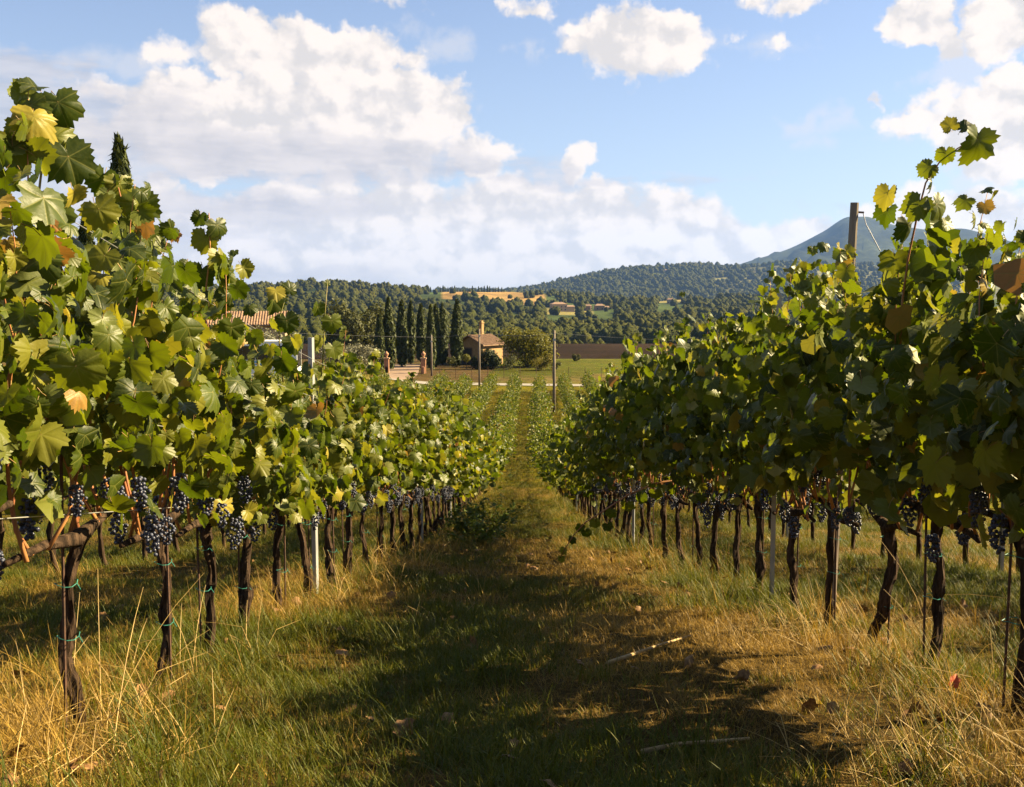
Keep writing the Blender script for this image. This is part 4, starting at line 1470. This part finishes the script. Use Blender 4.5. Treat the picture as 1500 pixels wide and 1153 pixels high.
def rejA(r, u, nz, q):
    tan = (r > 1270) & (r < 1730) & (u > 640) & (u < 805) | (r > 1500) & (u > 622) & (u < 760)
    f2_ = (r > 1050) & (r < 1210) & (u > 760) & (u < 880)
    f3_ = (r > 1480) & (r < 1820) & (u > 920) & (u < 1050)
    bare_ = (r > 375) & (r < 525) & (u > 740) & (u < 905)
    hs = False
    for hu, hr in ((818, 1130), (860, 1180), (880, 1185), (982, 1450)):
        hs = hs | ((np.abs(u - hu) < 24) & (r < hr + 10) & (r > hr - 420))
    gap = (nz > 0.72) & (r > 600) | hs
    return ((tan | f3_ | f2_) & (q > 0.03)) | (bare_ & (q > 0.1)) | (gap & (q > 0.06))


def rejB(r, u, nz, q):
    return ((u > 1040) & (q > 0.30)) | ((nz > 0.66) & (q > 0.25))


x1_, y1v, s1_ = wood(15000, 420, 1900, -150, 1350, 4.2, 9.5, rejA, 51)
s1_ = s1_ * np.interp(np.hypot(x1_, y1v), [420, 700, 1200], [0.7, 0.9, 1.0])
x2_, y2v, s2_ = wood(13000, 2300, 4000, 640, 1400, 8, 17, rejB, 52)
xx, yy, sc = np.concatenate([x1_, x2_]), np.concatenate([y1v, y2v]), np.concatenate([s1_, s2_])
o = scatter('woodland', np.stack([xx, yy, Z(xx, yy) - 0.5], -1), np.stack([rng.normal(0, .22, len(xx)), rng.normal(0, .22, len(xx)), rng.uniform(0, 6.28, len(xx))], -1), sc, rng.integers(0, 7, len(xx)), np.clip(0.15 + 0.5 * vnoise(xx + 9000, yy + 9000, 60, 77) + 0.35 * rng.random(len(xx)), 0, 1), fc)
tag(o, 'dark broadleaf woodland covering the far hillsides', 'woodland')
SKYC = []
p_, q_ = cypress_pts(9, 9.0, 1.9, 220)
SKYC = leafcloud('crown', p_, q_, 0.45, M_cyp, 91, 0.7, 1.6)
for i in range(26):
    px = 632 + i * 4.3 + rnd.uniform(-1.2, 1.2)
    Y = 1590
    x = at_px(px, Y)
    r_ = empty('cypress_tree', (x, Y, z1(x, Y) - 0.3), 'tiny far cypress in the line along the tan hilltop field', 'tree', 'cypress line on the hilltop')
    a = obj('crown', SKYC, r_)
    s_ = rnd.uniform(0.55, 1.15)
    a.scale = (s_ * 1.4, s_ * 1.4, s_)

# ------------------------------------------------------------------ buildings
M_stucco = mat_simple('ochre stucco', (0.25, 0.155, 0.068), (0.34, 0.22, 0.10), 3, 0.9, 0.2, 0.01)
M_stone = mat_simple('farmhouse stone', (0.26, 0.17, 0.10), (0.38, 0.27, 0.17), 2, 0.9, 0.3, 0.02)
M_tile = mat_simple('clay roof tile', (0.14, 0.085, 0.050), (0.25, 0.160, 0.098), 2.5, 0.85, 0.3, 0.02)
M_door_shade = mat_simple('opening shade', (0.018, 0.014, 0.012), (0.035, 0.028, 0.022), 2, 0.6, 0)
M_glass = mat_simple('dark glass', (0.012, 0.014, 0.02), (0.02, 0.024, 0.032), 1, 0.12, 0, spec=0.6)
M_shut = mat_simple('shutter', (0.10, 0.06, 0.035), (0.16, 0.10, 0.06), 6, 0.7, 0)


def tiled_slope(mb, a, b, c_, d, n, r):
    """barrel tile rows running from the ridge edge a-b down to the eave edge d-c"""
    a, b, c_, d = map(Vector, (a, b, c_, d))
    for i in range(n):
        f = (i + 0.5) / n
        mb.tube([a.lerp(b, f), d.lerp(c_, f)], r, 6, True)


def house_small():
    cx, cy = at_px(703, 152), 152
    root = empty('small_house', (cx, cy, z1(cx, cy)), 'small ochre house with clay tile roof and tall chimney', 'house', None, R(-38))
    W, D, H, RH = 5.0, 4.6, 3.0, 4.15
    mb = MB()
    # walls with gable ends left/right of the ridge (ridge along local y); open doorway on the west face is a dark slab
    x0, x1, y0, y1 = -W / 2, W / 2, -D / 2, D / 2
    mb.box(x0, x1, y0, y1, -0.4, H)
    mb.poly([(x0, y0, H), (x1, y0, H), (0, y0, RH), (x0, y1, H), (x1, y1, H), (0, y1, RH)], [(0, 1, 2), (5, 4, 3), (0, 2, 5, 3), (1, 4, 5, 2)])
    mb.build('wall', M_stucco, root)
    rf = MB()
    e = 0.45
    sl = (RH - H) / (W / 2)
    t = 0.16
    for s in (-1, 1):
        xe = s * (W / 2 + e)
        ze = H - e * sl
        vs = [(0, y0 - e, RH + .02), (0, y1 + e, RH + .02), (xe, y1 + e, ze + .02), (xe, y0 - e, ze + .02)]
        vs += [(p[0], p[1], p[2] + t) for p in vs]
        rf.poly(vs, [(0, 1, 2, 3), (7, 6, 5, 4), (0, 4, 5, 1), (1, 5, 6, 2), (2, 6, 7, 3), (3, 7, 4, 0)])
        tiled_slope(rf, (0, y0 - e, RH + t), (0, y1 + e, RH + t), (xe, y1 + e, ze + t), (xe, y0 - e, ze + t), 22, 0.085)
    roof = rf.build('roof', M_tile, root)
    ch = MB().box(-0.9, -0.4, 0.9, 1.4, 3.6, 6.0).box(-0.97, -0.33, 0.83, 1.47, 6.0, 6.12).box(-0.85, -0.45, 0.95, 1.35, 6.12, 6.38)
    ch.build('chimney', M_stucco, roof)
    MB().tube([(1.2, -1.5, 3.6), (1.2, -1.5, 5.0)], 0.13, 8).tube([(1.2, -1.5, 5.0), (1.2, -1.5, 5.3)], 0.2, 8).build('flue', M_stake, roof)
    dr = MB().box(-1.55, 0.35, y0 - 0.03, y0 + 0.2, -0.1, 2.35).build('door', M_door_shade, root)  # dark slab: the shade inside the open doorway is put into its colour
    MB().box(-1.70, -1.55, y0 - 0.06, y0 + 0.1, -0.1, 2.35).box(0.35, 0.50, y0 - 0.06, y0 + 0.1, -0.1, 2.35).box(-1.70, 0.50, y0 - 0.06, y0 + 0.1, 2.35, 2.52).build('frame', M_shut, dr)
    wn_ = MB().box(x1 - 0.1, x1 + 0.02, -0.5, 0.4, 1.1, 2.1).build('window', M_glass, root)
    MB().box(x1 - 0.1, x1 + 0.10, -0.6, 0.5, 1.0, 1.1).build('sill', M_stone, wn_)


house_small()


def barn():
    cx, cy = at_px(362, 112), 112
    root = empty('barn', (cx, cy, z1(cx, cy)), 'low barn with broad clay tile roof behind the olive trees', 'barn', None, R(10))
    top = P(362, 456, 112).z - z1(cx, cy)
    W, D = 8.4, 6.0
    H = top - 1.35
    mb = MB().box(-W / 2, W / 2, -D / 2, D / 2, -0.4, H)
    mb.poly([(-W / 2, -D / 2, H), (-W / 2, D / 2, H), (-W / 2, 0, top - .15), (W / 2, -D / 2, H), (W / 2, D / 2, H), (W / 2, 0, top - .15)], [(0, 2, 1), (3, 4, 5), (0, 3, 5, 2), (1, 2, 5, 4)])
    mb.build('wall', M_stone, root)
    rf = MB()
    for s in (-1, 1):
        ye, ze = s * (D / 2 + .4), H - 0.16
        vs = [(-W / 2 - .3, 0, top - .14), (W / 2 + .3, 0, top - .14), (W / 2 + .3, ye, ze), (-W / 2 - .3, ye, ze)]
        vs += [(p[0], p[1], p[2] + .12) for p in vs]
        rf.poly(vs, [(0, 1, 2, 3), (7, 6, 5, 4), (0, 4, 5, 1), (1, 5, 6, 2), (2, 6, 7, 3), (3, 7, 4, 0)])
        tiled_slope(rf, vs[4], vs[5], vs[6], vs[7], 32, 0.085)
    rf.build('roof', M_tile, root)
    for xw in (-2.4, 2.2):
        f = MB().box(xw - .5, xw + .5, -D / 2 - .02, -D / 2 + .1, 1.0, 2.2).build('window', M_glass, root)
        MB().box(xw - .6, xw + .6, -D / 2 - .08, -D / 2 + .1, .88, 1.0).build('sill', M_stone, f)
    MB().box(-.6, .6, -D / 2 - .03, -D / 2 + .1, 0, 2.2).build('door', M_shut, root)


barn()


def farmhouse(px, py, Y, W, D, H, label, rz, wing=True, mat=None):
    t = P(px, py, Y)
    x = t.x
    root = empty('farmhouse', (x, Y, z1(x, Y)), label, 'house', 'farmhouses on the far hill', rz)
    mat = mat or M_stone
    MB().box(-W / 2, W / 2, -D / 2, D / 2, -3, H).build('wall', mat, root)
    rf = MB().poly([(-W / 2 - .6, -D / 2 - .6, H), (W / 2 + .6, -D / 2 - .6, H), (W / 2 + .6, D / 2 + .6, H), (-W / 2 - .6, D / 2 + .6, H), (-W / 4, 0, H + 2.2), (W / 4, 0, H + 2.2)],
                   [(0, 1, 5, 4), (1, 2, 5), (2, 3, 4, 5), (3, 0, 4), (3, 2, 1, 0)]).build('roof', M_tile, root)
    MB().box(W * .15, W * .15 + .8, -.4, .4, H + 1, H + 3).build('chimney', mat, rf)
    if wing:
        wg = MB().box(W / 2, W / 2 + W * .5, -D / 2 + .6, D / 2 - .6, -3, H * .65).build('wing', mat, root)
        MB().poly([(W / 2, -D / 2, H * .65), (W * 1.04, -D / 2, H * .65), (W * 1.04, D / 2, H * .65), (W / 2, D / 2, H * .65), (W / 2, 0, H * .65 + 1.6), (W * .98, 0, H * .65 + 1.6)],
                  [(0, 1, 5, 4), (2, 3, 4, 5), (1, 2, 5), (3, 2, 1, 0), (0, 4, 3)]).build('wing_roof', M_tile, wg)
    n = max(2, int(W / 4))
    for k_ in range(n):
        xw = -W / 2 + W * (k_ + .5) / n
        for zw in ((1.2, 2.8), (4.4, 5.8)):
            if zw[1] < H - .3:
                MB().box(xw - .6, xw + .6, -D / 2 - .05, -D / 2 + .2, *zw).build('window', M_glass, root)


farmhouse(818, 445, 1130, 17, 11, 8, 'long stone farmhouse with wing among the hillside trees', R(12))
farmhouse(860, 446, 1180, 9, 8, 5.5, 'small brick-coloured farmhouse, first below the long stone farmhouse', R(-8), False, M_tile)
farmhouse(878, 446, 1185, 11, 8, 5.5, 'reddish farmhouse with a wing beside the small brick-coloured one', R(5), True, M_tile)
farmhouse(982, 441, 1450, 9, 8, 6, 'pale farmhouse standing by the light strip field', R(-15), False)
farmhouse(976, 411, 3350, 16, 12, 9, 'lone distant villa on the wooded right-hand ridge', R(10), False)

# ------------------------------------------------------------------ coach behind the sunlit row
M_white = mat_simple('white coach paint', (0.66, 0.66, 0.64), (0.74, 0.74, 0.72), 2, 0.3, 0, spec=0.5)
M_blue = mat_simple('light blue stripe', (0.10, 0.30, 0.48), (0.13, 0.36, 0.55), 2, 0.35, 0, spec=0.5)
M_tyre = mat_simple('tyre', (0.02, 0.02, 0.02), (0.03, 0.03, 0.03), 6, 0.85, 0)


def coach():
    Y = 76
    cx = at_px(352, Y)
    zg = z1(cx, Y)
    root = empty('coach', (cx, Y, zg), 'parked white-roofed coach with dark windows and light blue stripe', 'coach', None, R(4))
    topz = P(355, 500, Y - 1.2).z - zg
    L, Wd = 8.6, 2.45
    H = topz
    import bmesh
    prof = [(-L / 2, 0.42), (-L / 2, H - .55), (-L / 2 + .35, H - .12), (-L / 2 + .8, H), (L / 2 - .5, H), (L / 2 - .12, H - .2), (L / 2, H - .6), (L / 2, .42)]
    n = len(prof)
    b = MB()
    vs = [(x, -Wd / 2, z) for x, z in prof] + [(x, Wd / 2, z) for x, z in prof]
    b.poly(vs, [tuple(range(n)), tuple(reversed(range(n, 2 * n)))] + [(i, i + n, (i + 1) % n + n, (i + 1) % n) for i in range(n)])
    b.build('body', M_white, root)
    MB().box(-L / 2 + 2.2, L / 2 - 3.2, -.8, .8, H + .002, H + .16).build('roof_unit', M_white, root)
    nw = 6
    for s in (-1, 1):
        for k_ in range(nw):
            xa = -L / 2 + .35 + (L - .7) * k_ / nw
            xb = -L / 2 + .35 + (L - .7) * (k_ + 1) / nw - .05
            MB().box(xa, xb, s * Wd / 2 - .012, s * Wd / 2 + .012, H - 1.35, H - .34).build('window', M_glass, root)
        MB().box(-L / 2 + .1, L / 2 - .1, s * Wd / 2 - .01, s * Wd / 2 + .01, H - 1.75, H - 1.45).build('stripe', M_blue, root)
        for xw in (-L / 2 + 1.6, L / 2 - 2.2):
            MB().tube([(xw, s * (Wd / 2 - .25), .42), (xw, s * (Wd / 2 + .02), .42)], .46, 18).build('wheel', M_tyre, root)
    MB().box(L / 2 - .01, L / 2 + .012, -Wd / 2 + .15, Wd / 2 - .15, 1.2, H - .7).build('windscreen', M_glass, root)


coach()

# ------------------------------------------------------------------ gate pillars, road, drive, fence
M_brick = mat_simple('brick pillar', (0.24, 0.11, 0.06), (0.36, 0.20, 0.11), 8, 0.9, 0.4, 0.01)
for i, (px, lab) in enumerate(((566, 'brick gate pillar with urn finial, on the olive tree side of the drive'), (620, 'brick gate pillar with urn finial, on the house side of the drive'))):
    Y = 134
    x = at_px(px, Y)
    root = empty('gate_pillar', (x, Y, z1(x, Y)), lab, 'gate pillar', 'gate pillars')
    MB().box(-.3, .3, -.3, .3, -.3, 1.9).build('shaft', M_brick, root)
    MB().box(-.4, .4, -.4, .4, 1.9, 2.05).build('cap', M_stone, root)
    prof = [(.12, 2.05), (.2, 2.12), (.1, 2.2), (.26, 2.42), (.3, 2.6), (.16, 2.75), (.05, 2.9)]
    MB().tube([(0, 0, z) for r, z in prof], [r for r, z in prof], 10).build('urn', M_brick, root, smooth=True)
    MB().box(-.16, .16, -.9 if i else -.16, -.3, -.3, .9).build('side_wall', M_brick, root)

M_road = mat_simple('pale gravel road', (0.17, 0.155, 0.13), (0.24, 0.22, 0.19), 1.2, 0.95, 0.3, 0.02)


def strip(name, left, right, mat, dz, n_sub=40):
    """sheet laid on the ground between two polylines"""
    def res(pl_):
        pl_ = np.array(pl_, float)
        t = np.linspace(0, len(pl_) - 1, n_sub)
        return np.stack([np.interp(t, np.arange(len(pl_)), pl_[:, i]) for i in range(2)], -1)
    A, B = res(left), res(right)
    m = 7
    V = []
    for f in np.linspace(0, 1, m):
        q = A * (1 - f) + B * f
        V.append(np.stack([q[:, 0], q[:, 1], Z(q[:, 0], q[:, 1]) + dz], -1))
    V = np.concatenate(V)
    F = [(r_ * n_sub + i, r_ * n_sub + i + 1, (r_ + 1) * n_sub + i + 1, (r_ + 1) * n_sub + i) for r_ in range(m - 1) for i in range(n_sub - 1)]
    o_ = obj(name, mesh(name, V, F, (mat,), smooth=True))
    tag(o_, kind='structure')
    return o_


strip('road', [(-60, 120.5), (-14, 119.5), (0, 117.4), (20, 115.5), (60, 113)], [(-60, 123.5), (-14, 122.3), (0, 120.0), (20, 118.1), (60, 115.5)], M_road, 0.06, 120)
strip('driveway', [(-17.5, 122), (-16.6, 133), (-17.5, 150)], [(-12.0, 121.6), (-12.2, 133), (-13.5, 150)], mat_simple('reddish gravel drive', (0.15, 0.10, 0.065), (0.23, 0.16, 0.11), 1.2, 0.95, 0.3, 0.02), 0.06, 30)

fence = empty('field_fence', (-8, 127, z1(-8, 127)), 'thin wire mesh fence on slim posts along the field by the road', 'fence')
fx = np.arange(-9.0, 34, 2.0)
fy = 127 - 0.10 * (fx + 9) * 0.6
fz = Z(fx, fy)
f0 = fence.location
post_me = MB().tube([(0, 0, -0.2), (0, 0, 1.45)], 0.03, 6).me('post', M_stake)
for x, y, z in zip(fx, fy, fz):
    obj('post', post_me, fence, (x - f0.x, y - f0.y, z - f0.z))
for h in (0.15, 0.45, 0.75, 1.05, 1.35):
    MB().tube([(x - f0.x, y - f0.y, z - f0.z + h) for x, y, z in zip(fx, fy, fz)], 0.006, 4).build('fence_wire', M_stake, fence)

# ------------------------------------------------------------------ utility poles and cables
tops = []
for px, pt_, Y, lab in ((632, 491, 130, 'slim utility pole beside the gate pillar'), (702, 482, 117, 'utility pole by the road in front of the house'),
                        (812, 484, 88, 'utility pole rising out of the vine rows')):
    t = P(px, pt_, Y)
    zb = z1(t.x, Y)
    root = empty('utility_pole', (t.x, Y, zb), lab, 'utility pole', 'utility poles')
    h = t.z - zb
    MB().tube([(0, 0, -.4), (0, 0, h * .5), (0, 0, h)], [.13, .115, .095], 10).build('shaft', M_wood, root, smooth=True)
    MB().tube([(0, -.1, h - .25), (0, -.26, h - .25)], .03, 6).build('insulator', M_white, root)
    MB().box(-.12, .12, -.13, -.1, h - .9, h - .7).build('number_plate', M_metal, root)
    tops.append(Vector((t.x, Y - .26, t.z - .25)))
seq = [P(150, 466, 120)] + tops + [P(1500, 505, 80)]
seq[1] = tops[0]
for i in range(len(seq) - 1):
    a, b = seq[i], seq[i + 1]
    L = (b - a).length
    pts = []
    for f in np.linspace(0, 1, 16):
        q = a.lerp(b, float(f))
        q.z -= 0.012 * L * 4 * f * (1 - f)
        pts.append(q)
    o = MB().tube(pts, 0.014, 4).build('overhead_cable', M_cable)
    tag(o, ['overhead cable coming in over the olive trees to the slim pole', 'overhead cable between the slim pole and the roadside pole',
            'overhead cable between the roadside pole and the vineyard pole', 'overhead cable leaving the vineyard pole over the ploughed field'][i], 'cable', 'overhead cables')

# ------------------------------------------------------------------ small things on the lane
M_stick = mat_simple('dry stick', (0.24, 0.16, 0.07), (0.40, 0.28, 0.13), 14, 0.8, 0.3, 0.003)


def ground_hit(px, py):
    """point of the lane seen at a pixel"""
    y = 3.0
    for _ in range(60):
        q = P(px, py, y)
        zg = z1(q.x, q.y)
        y = y + (q.z - zg) / 0.35 * 0.6
        y = max(1.5, min(60, y))
    q = P(px, py, y)
    return Vector((q.x, q.y, z1(q.x, q.y)))


def stick(pix, r, label):
    pts = [ground_hit(*p) + Vector((0, 0, 0.035)) for p in pix]
    o_ = MB().tube(pts, [r * (1.0 - 0.5 * i / (len(pts) - 1)) for i in range(len(pts))], 7, True, 0.12, rnd)
    b = o_.build('fallen_cane', M_stick, smooth=True)
    tag(b, label, 'stick', 'fallen canes on the lane')


stick([(890, 982), (930, 968), (965, 955), (1012, 940)], 0.010, 'long pale pruned cane lying across the dry lane')
stick([(940, 1117), (990, 1106), (1040, 1102), (1098, 1097)], 0.009, 'thin pale pruned cane on bare soil of the lane')
# red dry leaf under the shaded row
q = ground_hit(1396, 1035)
o = obj('dry_leaf', LEAVES[4].copy(), None, mat4=Matrix.Translation(q + Vector((0, 0, 0.09))) @ frame(Vector((.3, .2, .8)), Vector((-.3, -.9, .3))).to_4x4() @ Matrix.Diagonal((0.024, 0.036, 0.055, 1)))
M_red = mat_simple('dry red leaf', (0.26, 0.045, 0.018), (0.40, 0.10, 0.03), 20, 0.6, 0)
o.data.materials[0] = M_red
o.data.materials[1] = M_red
tag(o, 'crumpled red dry vine leaf caught in the straw', 'leaf')


def straw_stalks(name, label, cx, cy, n, h, spread, seed, lean=0.5):
    g_ = random.Random(seed)
    b = MB()
    c_ = ground_hit(cx, cy)
    for k_ in range(n):
        a = g_.uniform(0, 6.28)
        rr = spread * math.sqrt(g_.random())
        x, y = c_.x + math.cos(a) * rr, c_.y + math.sin(a) * rr
        z = z1(x, y) - 0.02
        hh = h * g_.uniform(0.45, 1.15)
        d = g_.uniform(0, 6.28)
        ln = abs(g_.gauss(0, lean))
        p_ = [Vector((x, y, z))]
        kink = g_.random() < 0.3
        for s in range(1, 5):
            ang = min(1.5, ln + 0.14 * s + (0.9 if kink and s > 2 else 0))
            p_.append(p_[-1] + Vector((math.cos(d) * math.sin(ang), math.sin(d) * math.sin(ang), math.cos(ang))) * hh / 4)
        b.tube([tuple(v_ - c_) for v_ in p_], [0.0015, .0014, .0012, .001, .0005], 4, False)
    o_ = b.build(name, M_stick2, loc=c_)
    tag(o_, label, 'dry grass', None, 'stuff')
    return o_


M_stick2 = mat_simple('dry straw', (0.22, 0.14, 0.035), (0.42, 0.29, 0.095), 6, 0.6, 0)
for i, a in enumerate(((120, 1080, 16, .60, .26, .40), (60, 1120, 40, .30, .35, 1.0), (240, 985, 10, .50, .2, .45), (200, 1120, 60, .24, .35, 1.1), (90, 1060, 50, .22, .35, 1.1), (330, 960, 12, .36, .2, .7),
                       (1165, 925, 90, .26, .26, 1.1), (1100, 945, 90, .24, .28, 1.15), (1240, 960, 8, .5, .2, .4), (1370, 1085, 60, .30, .32, 1.15), (1450, 1060, 9, .7, .25, .3),
                       (1420, 1125, 90, .30, .3, 1.15), (1300, 1110, 80, .26, .3, 1.2), (1375, 965, 8, .65, .12, .2), (470, 880, 20, .34, .25, .8), (560, 850, 36, .40, .5, .4),
                       (600, 830, 36, .42, .6, .35), (640, 905, 40, .2, .3, 1.2), (700, 800, 14, .3, .3, .6))):
    straw_stalks('dry_grass', 'tall dry straw stalks under the vines', *a[:2], *a[2:5], 300 + i, a[5])


def weed(px, py, h, label, seed):
    c_ = ground_hit(px, py)
    g_ = random.Random(seed)
    root = empty('weed', c_, label, 'weed')
    P_ = []
    for k_ in range(14):
        d = g_.uniform(0, 6.28)
        ln = g_.uniform(0.15, 1.0)
        p_ = [Vector((0, 0, -0.02))]
        for s in range(5):
            ang = min(1.5, ln + 0.1 * s)
            p_.append(p_[-1] + Vector((math.cos(d) * math.sin(ang), math.sin(d) * math.sin(ang), math.cos(ang))) * h * g_.uniform(.16, .24))
        MB().tube(p_, [.005, .004, .004, .003, .002, .001], 4).build('stem', M_cane_green, root)
        for t in range(40):
            P_.append(along(p_, g_.uniform(0.2, 1)) + Vector((g_.gauss(0, .03), g_.gauss(0, .03), g_.gauss(0, .03))))
    P_ = np.array([tuple(p) for p in P_])
    f_ = obj('foliage', leafcloud('foliage', P_, np.tile([0, 0, 1.0], (len(P_), 1)), 0.028, M_wild, seed, 0.1, 1.6), root)
    f_['kind'] = 'stuff'


weed(705, 798, 0.75, 'bushy green weed growing into the lane from the sunlit row', 4)
weed(690, 790, 0.55, 'smaller green weed at the foot of the sunlit row', 5)

# ------------------------------------------------------------------ haze
hz = MB().box(-9400, 9400, -9400, 9400, float(gzv.min()) - 1.0, float(gzv.max()) + 60)
mh, g, out = new_mat('haze')
vv = g.n('ShaderNodeVolumePrincipled')
vv.inputs['Color'].default_value = (0.25, 0.46, 1.0, 1)
vv.inputs['Density'].default_value = 0.000042
vv.inputs['Anisotropy'].default_value = 0.2
g.nt.links.new(vv.outputs[0], out.inputs['Volume'])
haze = hz.build('haze', mh)
tag(haze, kind='stuff', label='thin blue summer haze filling the valley', cat='haze')
print('VINES', count_v, 'OBJECTS', len(COL.objects))
